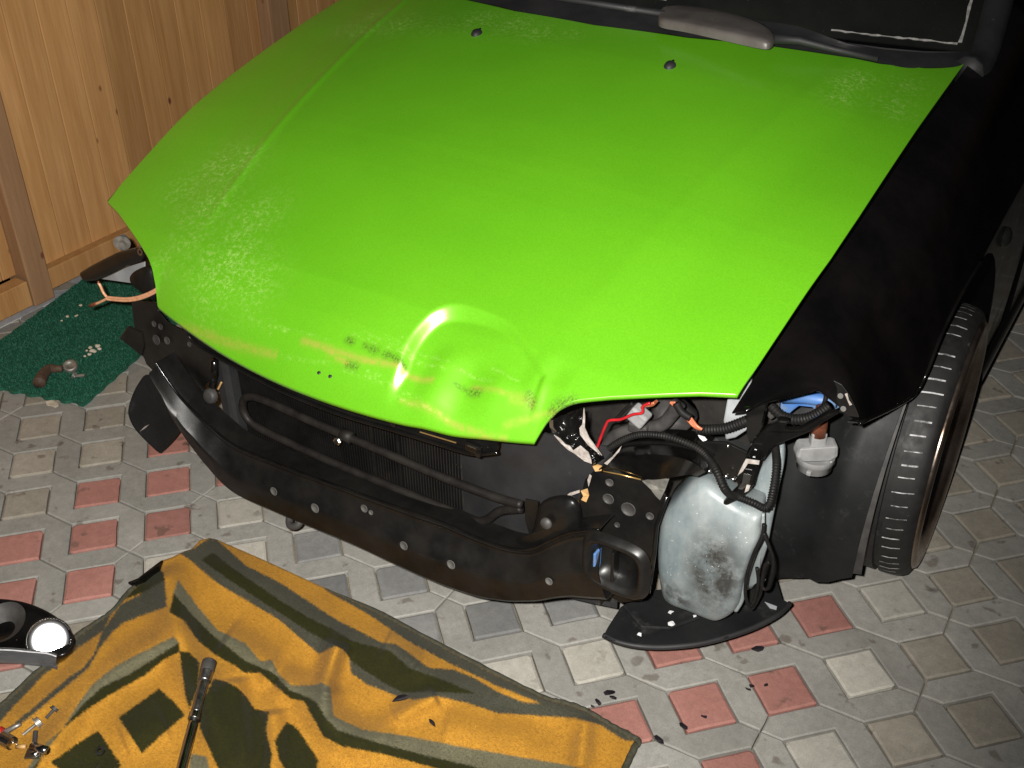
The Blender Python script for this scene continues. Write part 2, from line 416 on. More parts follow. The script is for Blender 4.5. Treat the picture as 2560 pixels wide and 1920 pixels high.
for kind, L in restsq.items():
    V, F = merge(L); o = obj('square_stone_field', V, F, M[kind], pave); tag(o, kind='stuff')

# ------------------------------------------------------------------ the car
car = empty('car', (0, 0.6, 0))
tag(car, 'crashed black car with lime green bonnet, front bumper and headlamps removed', 'car')
ZE = [(-.20, .512), (-.13, .556), (-.085, .582), (-.043, .605), (-.023, .616), (.005, .630), (.046, .649), (.105, .673), (.174, .700), (.246, .728), (.323, .753), (.431, .781), (.554, .809), (.691, .837), (.823, .858), (.967, .880), (1.10, .899), (1.4, .94)]
WE = [(.0, .650), (.046, .656), (.105, .662), (.174, .668), (.246, .674), (.323, .681), (.431, .685), (.554, .687), (.967, .692), (1.3, .694)]
CUT = [(.399, -.085), (.411, -.071), (.427, -.058), (.452, -.043), (.493, -.023), (.556, .005), (.607, .028), (.656, .046)]
REAR = [(0, .800), (.2, .815), (.36, .850), (.56, .885), (.63, .915), (.692, .967)]
BUCK1 = [(.05, 0), (.18, 0), (.215, .006), (.27, -.0085), (.325, 0), (.56, 0)]
BUCK2 = [(.05, 0), (.345, .0), (.37, .002), (.40, -.003), (.43, 0), (.56, 0)]
def stab(x, T):
    if x <= T[0][0]: return T[0][1]
    for (a, va), (b, vb) in zip(T[:-1], T[1:]):
        if x <= b: return va + (vb - va) * sstep(0, 1, (x - a) / (b - a))
    return T[-1][1]
def zsm(Y):   # smoothed edge height
    return (tab(Y-.03, ZE) + 2*tab(Y, ZE) + tab(Y+.03, ZE)) / 4
DENT = [(1010, 905), (1022, 868), (1050, 822), (1092, 782), (1140, 770), (1200, 783), (1258, 808), (1300, 850), (1330, 895), (1358, 938)]
def hood_z(X, Y, dent=True):
    W = tab(Y, WE); a = abs(X)
    cr = tab(Y, [(-.13, .008), (-.09, .014), (-.05, .026), (.0, .034), (.1, .036), (.3, .036), (.7, .042), (1.0, .044)])
    z = zsm(Y) + cr * (1 - (min(a, W) / W) ** 2)
    xc = .37 + .16 * Y
    z -= 0.004 * sstep(0, .12, a - xc) * sstep(-.06, .12, Y) * (1 - sstep(.08, W - xc, a - xc))
    z += (0.0020 if X < 0 else .0005) * math.exp(-((a - xc) / (.010 if X < 0 else .016)) ** 2) * sstep(-.02, .15, Y)
    yn = -.085 - .045 * max(0.0, 1 - (a / .4) ** 2)
    d = Y - yn
    z -= .042 * max(0.0, 1 - max(d, -.02) / .05) ** 2 * (1 - sstep(.40, .47, a))
    if dent and DENTXY and .05 < X < .56 and Y < .14:
        q = (X, Y); s, t = segd(q, DENTXY); sd = s if inside(q, DENTPOLY) else -s
        off = lerp(-.018, -.008, sstep(.17, .33, X))
        w = .019 - .008 * sstep(.35, .6, t)
        z += off * sstep(-w * .5, w * .5, sd) * sstep(.0, .05, d)
        z += stab(X, BUCK1) * sstep(-.012, .025, d) * (1 - sstep(-.055, -.015, Y))
        z += stab(X, BUCK2) * sstep(.0, .03, d) * (1 - sstep(-.03, .015, Y)) * sstep(-.09, -.03, Y)
    for P_, A_, w_ in (RIDGES if dent else ()):
        s, t = segd((X, Y), P_)
        if s < 3 * w_: z += A_ * math.exp(-(s / w_) ** 2) * sstep(0, .25, t) * sstep(0, .2, 1 - t) * sstep(-.025, .03, d)
    if dent:   # buckle beside the dent and wavy nose
        z += .0022 * math.sin(17 * X + 1.0) * math.exp(-((Y + .06) / .05) ** 2)
    return z
DENTXY = []; DENTPOLY = []; RIDGES = []; DEP = 0.020
def hood_hit(px):
    d = (FWD + RGT * ((px[0] - 1280) / FPX) + DWN * ((px[1] - 960) / FPX)); t = 1.2
    for k in range(400):
        P = CAM + d * t
        if P.z < hood_z(P.x, P.y, False): break
        t += .008
    for k in range(12):
        t -= .004 / 2 ** k * 2 if (CAM + d*t).z < hood_z((CAM+d*t).x, (CAM+d*t).y, False) else -.004 / 2 ** k * 2
    return CAM + d * t
DENTXY = [(p.x, p.y) for p in (hood_hit(q) for q in DENT)]
DENTXY = [(p.x, p.y) for p in catmull([Vector((a, b, 0)) for a, b in DENTXY], 4)]
DENTXY = [(DENTXY[0][0] - .02, -.22)] + DENTXY + [(.41, -.22)]
DENTPOLY = DENTXY

RIDGES = []
# hood wear strokes: (list of photo points, width px, kind, strength)
STROKES = []
def st(kind, w, s, *pts): STROKES.append((kind, w, s, [(p.x, p.y) for p in (hood_hit(q) for q in pts)]))
st('k', .006, 1.0, (868,852), (882,858)); st('k', .005, 1.0, (912,864), (916,868)); st('k', .007, 1.0, (928,872), (942,878)); st('k', .006, 1.2, (962,886), (985,893), (1008,905))
st('k', .005, 1.0, (868,912), (882,916), (892,918)); st('k', .007, 1.0, (1175,953), (1196,962)); st('k', .004, .8, (1135,935), (1175,953)); st('k', .008, 1.1, (1322,985), (1332,1008)); st('k', .012, 1.2, (1385,1028), (1405,1018), (1428,1010)); st('k', .006, .8, (1440,1012), (1475,1010))
st('o', .005, .7, (755,852), (800,866), (850,884), (905,900), (960,908), (1020,915), (1080,935)); st('o', .006, .8, (820,876), (838,884)); st('o', .004, .7, (842,896), (870,908))
st('o', .004, .5, (1020,998), (1080,1025), (1150,1062), (1220,1095), (1265,1102)); st('o', .004, .45, (1180,940), (1250,970), (1300,990)); st('o', .008, .4, (1280,985), (1330,1008)); st('o', .005, .5, (452,820), (560,852), (650,878), (690,886))
st('o', .004, .45, (500,838), (540,850), (600,870)); st('o', .003, .4, (1000,995), (1100,1030)); st('o', .004, .4, (1260,1065), (1350,1040), (1400,1030))
for x0, y0, x1, y1, s in ((640,800,720,830,.35), (690,812,820,850,.3), (880,838,1010,880,.4), (905,832,1060,890,.35), (960,840,1110,905,.4), (1000,838,1180,910,.35), (1080,868,1230,935,.35), (860,925,1050,985,.4), (870,905,960,945,.3), (990,985,1120,1040,.4), (1230,905,1300,945,.35), (460,775,530,790,.35), (600,770,690,800,.3), (620,790,680,835,.3), (700,890,830,912,.3)):
    st('w', .0022, s * 1.5, (x0, y0), ((x0+x1)/2, (y0+y1)/2 + 1), (x1, y1))
HAZE = [((560,420),.10,.9), ((600,400),.07,.9), ((470,470),.09,.6), ((520,520),.09,.9), ((640,540),.08,.8), ((590,600),.06,.8), ((480,600),.08,.6), ((560,660),.10,.9), ((640,700),.07,.7), ((420,640),.06,.5), ((590,690),.06,.9),
        ((900,80),.05,.8), ((930,40),.06,.9), ((870,70),.06,.7), ((1000,60),.08,.7), ((1090,60),.08,.5), ((1200,50),.08,.8), ((1280,60),.07,.9), ((1340,80),.06,.8), ((1420,85),.05,.5),
        ((2120,215),.05,1.), ((2150,195),.04,1.), ((2100,240),.05,.8), ((2230,260),.06,.6), ((2270,215),.06,.6), ((2250,285),.04,.6)]
HAZE = [((lambda p: (p.x, p.y))(hood_hit(q)), r, s) for q, r, s in HAZE]
NOSEHAZE = [((lambda p: (p.x, p.y))(hood_hit(q)), r, s) for q, r, s in (((930,975),.05,.55), ((1000,1000),.06,.55), ((1080,1030),.05,.45), ((880,960),.04,.5), ((1180,1060),.05,.3), ((1700,980),.06,.3), ((1550,985),.05,.3))]

NA, NB = 400, 280
def fcurve(a):
    s = 1 if a >= 0 else -1; a = abs(a)
    if a <= .62:
        X = .399 * a / .62; return s * X, -.085 - .045 * (1 - (X / .399) ** 2)
    t = (a - .62) / .38 * (len(CUT) - 1); i = min(int(t), len(CUT) - 2); t -= i
    return s * lerp(CUT[i][0], CUT[i+1][0], t), lerp(CUT[i][1], CUT[i+1][1], t)
rows = []; wear = []
for j in range(NB + 1):
    row = []
    b = (j / NB) ** 1.35
    for i in range(NA + 1):
        a = -1 + 2 * i / NA
        fx, fy = fcurve(a); rx = .692 * a; ry = tab(abs(rx), REAR)
        Y = lerp(fy, ry, b)
        sx = math.copysign(1, a)
        X = lerp(fx, rx, b ** .9)
        if abs(a) > .9:   # side edge follows the measured curve
            k = (abs(a) - .9) / .1; X = lerp(X, sx * tab(Y, WE), k * sstep(0, .05, b))
        row.append(Vector((X, Y, hood_z(X, Y))))
    rows.append(row)
V, F = g_grid(rows); n = NA + 1; base = len(V)
rim = [(0, i) for i in range(n)] + [(j, NA) for j in range(1, NB + 1)] + [(NB, i) for i in range(NA - 1, -1, -1)] + [(j, 0) for j in range(NB - 1, 0, -1)]
ctr = Vector((0, .42, 0)); ring1 = []; ring2 = []
for (j, i) in rim:
    p = rows[j][i]; d = (ctr - p); d.z = 0; d.normalize()
    ring1.append(p + d * .001 - Vector((0, 0, .007))); ring2.append(p + d * .022 - Vector((0, 0, .012)))
V += ring1 + ring2; L = len(rim)
for k in range(L):
    a, b2 = rim[k][0] * n + rim[k][1], rim[(k+1) % L][0] * n + rim[(k+1) % L][1]
    F.append((a, base + k, base + (k+1) % L, b2)); F.append((base + k, base + L + k, base + L + (k+1) % L, base + (k+1) % L))
# paint
m, nt, b = base_mat('lime_paint')
at_ = N(nt, 'ShaderNodeAttribute', attribute_name='wear'); sp = N(nt, 'ShaderNodeSeparateColor'); nt.links.new(at_.outputs['Color'], sp.inputs[0])
co = coords(nt)
green = ramp(nt, noise(nt, 5, 4, 0.5, co), [(.3, (.120, .428, .012)), (.7, (.134, .460, .014))])
flake = N(nt, 'ShaderNodeTexVoronoi'); flake.inputs['Scale'].default_value = 900; nt.links.new(co, flake.inputs['Vector'])
green = mix(nt, .22, green, ramp(nt, flake.outputs['Color'], [(0, .55), (1, 1.6)]), 'MULTIPLY')
hz = N(nt, 'ShaderNodeMath', operation='MULTIPLY'); nt.links.new(sp.outputs[0], hz.inputs[0])
nt.links.new(ramp(nt, noise(nt, 120, 10, .82, co), [(.49, 0.0), (.70, .9)]), hz.inputs[1])
col = mix(nt, hz.outputs[0], green, (.56, .70, .30))
kk = N(nt, 'ShaderNodeMath', operation='MULTIPLY'); nt.links.new(sp.outputs[1], kk.inputs[0])
nt.links.new(ramp(nt, noise(nt, 330, 6, .75, co, (1.0, .45, 1)), [(.38, 0.0), (.60, .85)]), kk.inputs[1])
oo = N(nt, 'ShaderNodeMath', operation='MULTIPLY'); nt.links.new(sp.outputs[2], oo.inputs[0])
nt.links.new(ramp(nt, noise(nt, 120, 6, .7, co), [(.30, 0.15), (.62, 1.0)]), oo.inputs[1])
col = mix(nt, oo.outputs[0], col, (.46, .33, .09)); col = mix(nt, kk.outputs[0], col, (.05, .055, .02))
nt.links.new(col, b.inputs['Base Color'])
rr = N(nt, 'ShaderNodeMath', operation='ADD'); nt.links.new(hz.outputs[0], rr.inputs[0]); rr.inputs[1].default_value = .42; nt.links.new(rr.outputs[0], b.inputs['Roughness'])
b.inputs['Metallic'].default_value = .12; b.inputs['Specular IOR Level'].default_value = .6; b.inputs['Specular Tint'].default_value = (1, 1, .5, 1)
b.inputs['Coat Weight'].default_value = 1.0; b.inputs['Coat Roughness'].default_value = .27; b.inputs['Coat IOR'].default_value = 1.75; b.inputs['Coat Tint'].default_value = (1, 1, .82, 1)
bump(nt, b, noise(nt, 650, 3, .6, co), .22, .0006)
M['lime'] = m
hood = obj('bonnet', V, F, M['lime'], car, smooth=True)
tag(hood, 'scratched lime green bonnet with a dent at its front edge')
ca = hood.data.color_attributes.new('wear', 'FLOAT_COLOR', 'POINT')
off = wloc(car)
boxes = [(k, w, s, P, min(p[0] for p in P)-w*3, max(p[0] for p in P)+w*3, min(p[1] for p in P)-w*3, max(p[1] for p in P)+w*3) for k, w, s, P in STROKES]
for vtx in hood.data.vertices:
    x, y = vtx.co.x + off.x, vtx.co.y + off.y; r = g = bl = 0.0
    for (c, rad, s) in HAZE:
        d2 = (x-c[0])**2 + (y-c[1])**2
        if d2 < rad*rad*1.6: r = max(r, s * math.exp(-2.2 * d2 / (rad*rad)))
    for k, w, s, P, x0, x1, y0, y1 in boxes:
        if x0 < x < x1 and y0 < y < y1:
            d, t = segd((x, y), P); e = s * math.exp(-(d/(w*.8))**2)
            if k == 'k': g = max(g, e)
            elif k == 'o': bl = max(bl, e)
            else: r = max(r, e)
    ca.data[vtx.index].color = (min(r, 1), min(g, 1), min(bl, 1), 1)
# hood accessories: washer nozzles and the two badge pin holes
for px in ((1192, 84), (1675, 165)):
    p = hood_hit(px)
    Vn, Fn = g_lathe(p + Vector((0, 0, -.002)), (0, -.25, 1), [(0, .0135), (.005, .0125), (.009, .009), (.0105, .004), (.0108, .0001)], 18)
    Vn = [p + Vector(((v-p).x * .85, (v-p).y * 1.05, (v-p).z)) for v in Vn]
    nz = obj('washer_nozzle', Vn, Fn, M['black_plastic'], hood, smooth=True)
    obj('jet', *g_tube([p + Vector((0, .004, .006)), p + Vector((0, .014, .007))], .002, 8), M['black_gloss'], hood)
for px in ((798, 933), (826, 942)):
    p = hood_hit(px); p.z = hood_z(p.x, p.y)
    obj('badge_pin_hole', *g_lathe(p + Vector((0, -.0003, .0006)), (0, -.5, .85), [(0, .0035), (.0008, .0032), (.0006, .0001)], 12), M['black_plastic'], hood, smooth=True)

# fender (photo right)
def fender_row(s, side=1):
    return s
FI = [(.655, .022), (.66, .08), (.668, .174), (.676, .27), (.684, .40), (.688, .554), (.6905, .691), (.6915, .823), (.694, .967), (.695, 1.15), (.696, 1.35)]
FO = [(.672, .030, .641), (.750, .112, .650), (.811, .120, .612), (.828, .37, .520), (.836, .412, .545), (.837, .471, .592), (.838, .59, .622), (.838, .70, .624), (.836, .86, .640), (.832, 1.08, .655), (.828, 1.35, .665)]
rowsI = catmull([Vector((x + .004, y, zsm(y) - .006)) for x, y in FI], 6)
rowsO = [Vector(p) for p in FO]; ro = []
for i in range(len(rowsO) - 1):
    for k in range(6): ro.append(rowsO[i].lerp(rowsO[i+1], k / 6))
ro.append(rowsO[-1])
rows = []
for k in range(15):
    t = k / 14; row = []
    for a, c in zip(rowsI, ro):
        p = a.lerp(c, t); w = (c - a).length
        p = p + Vector((0.012, 0, .16 * w)) * math.sin(math.pi * min(1, t * 1.0)) * .9
        row.append(p)
    rows.append(row)
V, F = g_grid(rows)
# headlamp return flange and lower lip
fender = obj('fender', V, F, M['black_paint'], car, smooth=True, solid=.0022); tag(fender, 'glossy black front fender beside the wheel')
lipP = [Vector(p) for p in FO[2:8]]
rows = [[p for p in catmull(lipP, 6)], [p + Vector((-.016, 0, -.004)) for p in catmull(lipP, 6)]]
obj('arch_lip', *g_grid(rows), M['black_steel'], fender, smooth=True, solid=.002)
obj('rolled_edge', *g_tube([p + Vector((.001, -.001, 0)) for p in catmull(lipP, 6)], .0032, 8), M['black_gloss'], fender, smooth=True)
scr = [at(q, Y=.1028) for q in ((2112, 985), (2118, 983), (2122, 1000), (2130, 1012), (2124, 1014), (2118, 1000))]
obj('tab_scratch', *g_poly(scr, .0006), M['chip'], fender)
flr = [at(q, Y=.13, kx=.0) for q in ((2078, 947), (2098, 958), (2122, 990), (2140, 1030), (2151, 1046))]
tabp = [at(q, Y=.104) for q in ((2082, 950), (2105, 962), (2125, 990), (2142, 1028), (2148, 1044), (2120, 1040), (2100, 1026), (2090, 1000), (2092, 972))]
tb = obj('bumper_tab', *g_poly(tabp, .003), M['black_steel'], fender, bevel=.001)
for q in ((2101, 990), (2108, 1022)): obj('tab_hole', *g_poly(circle(at(q, Y=.1025), .0040, (0, -1, .3)), .001), M['hole_grey'], fender)
# fender side behind the arch, sill, door
side = []
cy, cz, RA = .648, .265, .365
arch = [(.838, cy + RA * math.sin(R_(a)), cz + RA * math.cos(R_(a))) for a in (8, 18, 28, 38, 48, 58, 68, 78, 88)]
P = [(.838, .70, .624)] + arch + [(.836, 1.02, .20), (.836, 1.20, .20), (.838, 1.30, .45), (.832, 1.30, .662), (.833, 1.08, .655), (.836, .86, .640)]
obj('fender_side', *g_poly(P, .003, Vector((1, 0, 0))), M['black_paint'], fender, bevel=.001)
rp = Vector((.839, .93, .575))
obj('side_repeater', *g_lathe(rp, (1, 0, .1), [(-.002, .021), (.006, .019), (.011, .010), (.012, .0003)], 20), M['glass_dark'], fender, smooth=True)
P = [(.839, 1.305, .22), (.842, 1.305, .45), (.834, 1.305, .665), (.79, 1.305, .83), (.76, 1.33, .90)]
Q = [Vector((x, 2.45, z)) for x, y, z in P]
door = obj('door', *g_grid([catmull(P, 6), catmull(Q, 6)]), M['black_paint'], car, smooth=True, solid=.003)
obj('door_moulding', *g_box((.850, 1.9, .47), .016, 1.15, .035), M['black_plastic'], door, bevel=.004)
obj('sill', *g_grid([catmull([Vector((.70, y, .15)), Vector((.82, y, .16)), Vector((.85, y, .20)), Vector((.838, y, .235))], 5) for y in (1.02, 2.5)]), M['black_paint'], car, smooth=True, solid=.003)
# mirrored fender on the far side
rows = []
for k in range(9):
    t = k / 8; row = []
    for i_, (a, c) in list(enumerate(zip(rowsI, ro)))[14:]:
        p = a.lerp(c, t); w = (c - a).length; p = p + Vector((0.006, 0, .06 * w)) * math.sin(math.pi * t) - Vector((0, 0, .008 + .11 * t * sstep(26, 0, i_)))
        row.append(Vector((-p.x, p.y + .03 * sstep(14, 0, i_), p.z)))
    rows.append(row)
fr = obj('fender', *g_grid(rows), M['black_paint'], car, smooth=True, solid=.002)
fs = [(-x, y, z) for x, y, z in [(.838, .70, .624)] + arch + [(.836, 1.02, .20), (.836, 1.20, .20), (.838, 1.30, .45), (.832, 1.30, .662), (.833, 1.08, .655), (.836, .86, .640)]]
obj('fender_side', *g_poly(fs, .003, Vector((-1, 0, 0))), M['black_paint'], fr, bevel=.001)
obj('door', *g_grid([[Vector((-p.x, p.y, p.z)) for p in catmull(P, 6)], [Vector((-p.x, p.y, p.z)) for p in catmull(Q, 6)]]), M['black_paint'], car, smooth=True, solid=.003)

# cowl, windscreen, wipers, pillars
def rearY(X): return tab(abs(X), REAR)
def glY(X): return .835 + .125 * (X / .69) ** 2
xs = [-.69 + 1.38 * k / 40 for k in range(41)]
cw = [[Vector((x, rearY(x) - .03, .862 + .02 * (1 - (x/.7)**2))) for x in xs], [Vector((x, rearY(x) + .012, .876 + .02 * (1 - (x/.7)**2))) for x in xs],
      [Vector((x, rearY(x) + .05, .884 + .02 * (1 - (x/.7)**2))) for x in xs], [Vector((x, rearY(x) + .085 - .04 * sstep(.35, .5, abs(x)), .898 - .010 * sstep(.35, .5, abs(x)) + .02 * (1 - (x/.7)**2))) for x in xs]]
cowl = obj('cowl_panel', *g_grid(cw), M['black_plastic'], car, smooth=True, solid=.003)
gl = []
for k in range(9):
    t = k / 8; gl.append([Vector((x * (1 - .12 * t), glY(x) * (1-.3*t) + .3*.8*t + .055 + .62 * t, .886 + .02 * (1 - (x/.7)**2) + .40 * t + .02 * math.sin(math.pi*t))) for x in xs])
glass = obj('windscreen', *g_grid(gl), M['glass_dark'], car, smooth=True, solid=.004)
tag(glass, 'dusty dark windscreen')
r3 = random.Random(5)
def ragged(P, amp, seed=1):
    r = random.Random(seed); return [Vector(p) + Vector((r.uniform(-amp, amp), r.uniform(-amp, amp), r.uniform(0, amp))) for p in P]
def glassz(x, t): return Vector((x * (1 - .12 * t), glY(x) * (1-.3*t) + .3*.8*t + .055 + .62 * t, .886 + .02 * (1 - (x/.7)**2) + .40 * t + .02 * math.sin(math.pi*t) + .004))
# dust lines at the screen's lower edge and right edge
for x0, x1, w, sd in ((.44, .665, .0026, 1), (-.30, .10, .010, 2)):
    n = 24; A = []; B = []
    for k in range(n + 1):
        x = lerp(x0, x1, k / n); A.append(glassz(x, (.014 if x > .3 else .046) + r3.uniform(-.002, .002))); B.append(glassz(x, (.014 if x > .3 else .046) + w / .62 * r3.uniform(.5, 1.3)))
    obj('dust_line', *g_grid([A, B]), M['snow_dust'], glass, solid=.001)
A = []; B = []
for k in range(25):
    t = lerp(.02, .55, k / 24); A.append(glassz(.672, t)); B.append(glassz(.672 - r3.uniform(.002, .007), t))
obj('dust_line', *g_grid([A, B]), M['snow_dust'], glass, solid=.001)
for k in range(7):
    x = lerp(.08, .20, k / 6) + r3.uniform(-.01, .01); p = Vector((x, rearY(x) + r3.uniform(.035, .075), .898 + .02 * (1 - (x/.7)**2)))
    obj('snow_flake_patch', *g_poly([p + Vector((math.cos(a) * r3.uniform(.004, .011), math.sin(a) * r3.uniform(.003, .008), 0)) for a in [2*math.pi*i/9 for i in range(9)]], .002, Vector((0, 0, 1))), M['snow_dust'], cowl)
stk = [glassz(x, t) for x, t in ((.585, .115), (.640, .125), (.640, .24), (.585, .24))]
obj('sticker', *g_poly([p - Vector((0, -.0, .002)) for p in stk], .001), M['blue_sticker'], glass)
# wiper: flat rounded blade cover and arms
wb = [at(q, Z=.925) for q in ((1652, 22), (1680, 14), (1760, 22), (1850, 42), (1915, 66), (1936, 88), (1930, 104), (1905, 106), (1820, 88), (1720, 66), (1656, 54), (1646, 40))]
wb = catmull(wb, 4, True); c0 = sum(wb, Vector()) / len(wb)
rows = [[c0.lerp(p, s) + Vector((0, 0, h)) for p in wb + wb[:1]] for s, h in ((1.0, -.012), (1.0, -.002), (.96, .003), (.85, .0055), (.4, .007), (.01, .0072))]
wip = obj('wiper_cover', *g_grid(rows), M['wiper_grey'], car, smooth=True)
a0 = at((1915, 96), Z=.915); a1 = at((2080, 122), Z=.905); a2 = at((2195, 148), Z=.895)
obj('wiper_arm', *g_tube([a0, a0.lerp(a1, .5) + Vector((0, 0, .006)), a1, a2], lambda t: .010 - .005 * t, 8), M['black_plastic'], car, smooth=True)
b0 = at((1400, -5), Z=.925); b1 = at((1660, 35), Z=.925)
obj('wiper_blade', *g_tube([b0 - (b1-b0)*.6, b0, b1], .007, 8), M['black_plastic'], car, smooth=True)
for sx in (1, -1):
    P0 = [Vector((sx*.70, .97, .862)), Vector((sx*.70, 1.10, .905)), Vector((sx*.63, 1.60, 1.28))]
    obj('windscreen_pillar', *g_tube(catmull(P0, 8), .030, 10), M['black_plastic'], car, smooth=True)
roof = [[Vector((x * (1 - .10), y, 1.285 + .05 * math.sin(math.pi * (y - 1.42) / 1.6) + .03 * (1 - (x/.7)**2))) for x in xs] for y in (1.42, 1.6, 1.8, 2.1, 2.4, 2.7)]
obj('roof', *g_grid(roof), M['black_paint'], car, smooth=True, solid=.003)
for sx in (1, -1):
    obj('side_window', *g_grid([[Vector((sx*.765, 1.36, .905)), Vector((sx*.765, 2.45, .905))], [Vector((sx*.625, 1.62, 1.28)), Vector((sx*.625, 2.45, 1.30))]]), M['glass_dark'], car, solid=.004)
mir = [at(q, X=.86) for q in ((2530, 20), (2600, 10), (2640, 60), (2600, 110), (2545, 95))]
# bonnet underside latch bar / upper radiator support
def strip(name, top, bot, mat, parent, th=.004, n=6, **kw):
    A = catmull(top, n); B = catmull(bot, n)
    m = min(len(A), len(B)); A = A[:m]; B = B[:m]
    mid = [a.lerp(b, .5) + (CAM - a).normalized() * th for a, b in zip(A, B)]
    return obj(name, *g_grid([A, mid, B]), mat, parent, smooth=True, solid=.002, **kw)
ub = [(470, 838), (503, 869), (644, 947), (716, 983), (843, 1034), (987, 1077), (1100, 1112), (1182, 1135), (1244, 1131)]
ut = [(440, 800), (520, 845), (650, 905), (740, 940), (860, 985), (1000, 1030), (1110, 1065), (1190, 1090), (1250, 1100)]
sup = strip('upper_radiator_support', [at(q, Y=-.05, kx=0) for q in ut], [at(q, Y=-.062) for q in ub], M['black_gloss'], car, .010)
obj('support_edge', *g_tube(catmull([at(q, Y=-.066) for q in ub], 6), .0035, 8), M['black_gloss'], sup, smooth=True)
for q in ((660, 925), (820, 990), (975, 1045), (1185, 1120)):
    p = at(q, Y=-.070); obj('clip', *merge([g_box(p, .030, .008, .016), g_box(p + Vector((.012, -.006, -.004)), .010, .006, .010)]), M['black_gloss'], sup, bevel=.0025)
    obj('clip_glint', *g_box(p + Vector((0, -.005, .006)), .016, .004, .003), M['steel'], sup, bevel=.001)
gq = at((1050, 1080), Y=-.074); gr = at((1140, 1107), Y=-.074)
obj('edge_trim', *g_tube([gq, gr], .0012, 6), M['brass'], sup)

# lower crossmember: pressed channel
bt = [(392, 905), (415, 940), (448, 985), (485, 1025), (525, 1062), (590, 1113), (700, 1160), (850, 1215), (1000, 1268), (1100, 1302), (1200, 1345), (1270, 1368), (1330, 1372), (1380, 1350), (1430, 1330), (1500, 1322)]
bb = [(400, 935), (430, 990), (455, 1040), (490, 1095), (535, 1155), (600, 1220), (720, 1276), (900, 1352), (1050, 1421), (1180, 1471), (1250, 1487), (1300, 1490), (1360, 1487), (1420, 1479), (1470, 1480), (1530, 1484)]
T_ = catmull([at(q, Y=-.045) for q in bt], 8); B_ = catmull([at(q, Y=-.05) for q in bb], 8)
prof = [(0.02, .045, .0), (0.0, .012, .0), (0.0, .0, .0), (.04, -.004, 0), (.09, -.001, 0), (.14, -.001, 0), (.40, -.017, 0), (.47, -.023, 0), (.54, -.025, 0), (.93, -.021, 0), (.99, -.016, 0), (1.0, -.006, 0), (1.0, .045, 0)]
rb_ = random.Random(6); wob = [.0010 * math.sin(k * .25) + .0005 * math.sin(k * .7 + 1) for k in range(len(T_))]
rows = [[a.lerp(b, t) + Vector((0, dy + wob[k] * math.sin(math.pi * t), dz + wob[k] * .5)) for k, (a, b) in enumerate(zip(T_, B_))] for t, dy, dz in prof]
beam = obj('lower_crossmember', *g_grid(rows), M['black_steel'], car, smooth=True, solid=.002); beam.data.set_sharp_from_angle(angle=R_(24))
obj('ridge', *g_tube([p + Vector((0, -.003, .001)) for p in T_], .0028, 8), M['black_gloss'], beam, smooth=True)
tag(beam, 'dirty black pressed steel crossmember')
for q, r in (((685, 1228), .009), ((788, 1270), .010), ((911, 1271), .008), ((928, 1281), .005), ((1010, 1364), .009), ((1128, 1411), .009), ((1373, 1453), .007)):
    p = at(q, Y=-.0765); obj('drain_hole', *g_lathe(p, (0, -1, .15), [(-.004, r*.2), (0, r*.9), (.0015, r), (.0012, r*.75), (.0003, r*.7), (.0003, .0001)], 14), M['hole_grey'], beam, smooth=True)
hk = at((745, 1288), Y=-.045)
hook = obj('tow_hook', *g_tube(catmull([hk + Vector((-.02, .03, .02)), hk + Vector((-.018, 0, .0)), hk + Vector((-.005, -.02, -.012)), hk + Vector((.014, -.018, -.006)), hk + Vector((.018, .0, .012)), hk + Vector((.018, .03, .02))], 6), .0075, 10), M['hose'], car, smooth=True)
# pressed hump at the beam's end (photo right)
def hump(c, rx, rz, Y, parent, mat, depth=.03, name='end_hump'):
    rows = []
    for s, h in ((1.10, -.004), (1.0, .006), (.92, .009), (.82, .008), (.72, -.002), (.60, -.016), (.3, -.022), (.01, -.023)):
        rows.append([c + Vector((math.copysign(abs(math.cos(a)) ** .55, math.cos(a)) * rx * s, -h, math.copysign(abs(math.sin(a)) ** .55, math.sin(a)) * rz * s)) for a in [2*math.pi*k/40 for k in range(41)]])
    return obj(name, *g_grid(rows), mat, parent, smooth=True)
hc = at((1537, 1416), Y=-.066)
hp = hump(hc, .054, .050, 0, beam, M['black_steel'])
obj('hump_web', *g_box(hc + Vector((-.004, .008, -.004)), .006, .02, .06), M['black_steel'], beam, bevel=.002)
obj('hump_blue_paint', *g_box(hc + Vector((-.034, .006, -.008)), .005, .02, .040), M['blue_paint'], beam, bevel=.002)

# upright panel with holes (photo right)
up = [(1490, 1172), (1540, 1178), (1603, 1198), (1668, 1240), (1650, 1290), (1640, 1312), (1637, 1370), (1630, 1440), (1620, 1488), (1605, 1502), (1550, 1508), (1520, 1490), (1500, 1515), (1492, 1480), (1440, 1470), (1440, 1330), (1445, 1260), (1462, 1200)]
upr = obj('side_panel', *g_poly([at(q, Y=-.035, kx=.12, kz=.0) for q in up], .004), M['black_steel'], car, bevel=.0015)
upY = dict(Y=-.0385, kx=.12)
for q, r in (((1521, 1247), .010), ((1571, 1273), .013), ((1524, 1206), .007), ((1543, 1312), .005), ((1625, 1290), .007)):
    p = at(q, **upY); obj('panel_hole', *g_lathe(p, (0.12, -1, .1), [(-.003, r*.2), (0, r*.92), (.0012, r), (.001, r*.8), (.0002, r*.75), (.0002, .0001)], 14), M['hose'], upr, smooth=True)
obj('panel_flange', *g_tube([at(q, Y=-.045, kx=.12) for q in ((1668, 1240), (1642, 1312), (1636, 1380), (1622, 1480))], .004, 8), M['black_gloss'], upr, smooth=True)
obj('bright_edge', *g_tube([at(q, Y=-.046, kx=.12) for q in ((1508, 1178), (1550, 1186), (1602, 1199))], .0013, 6), M['brass'], upr, smooth=True)
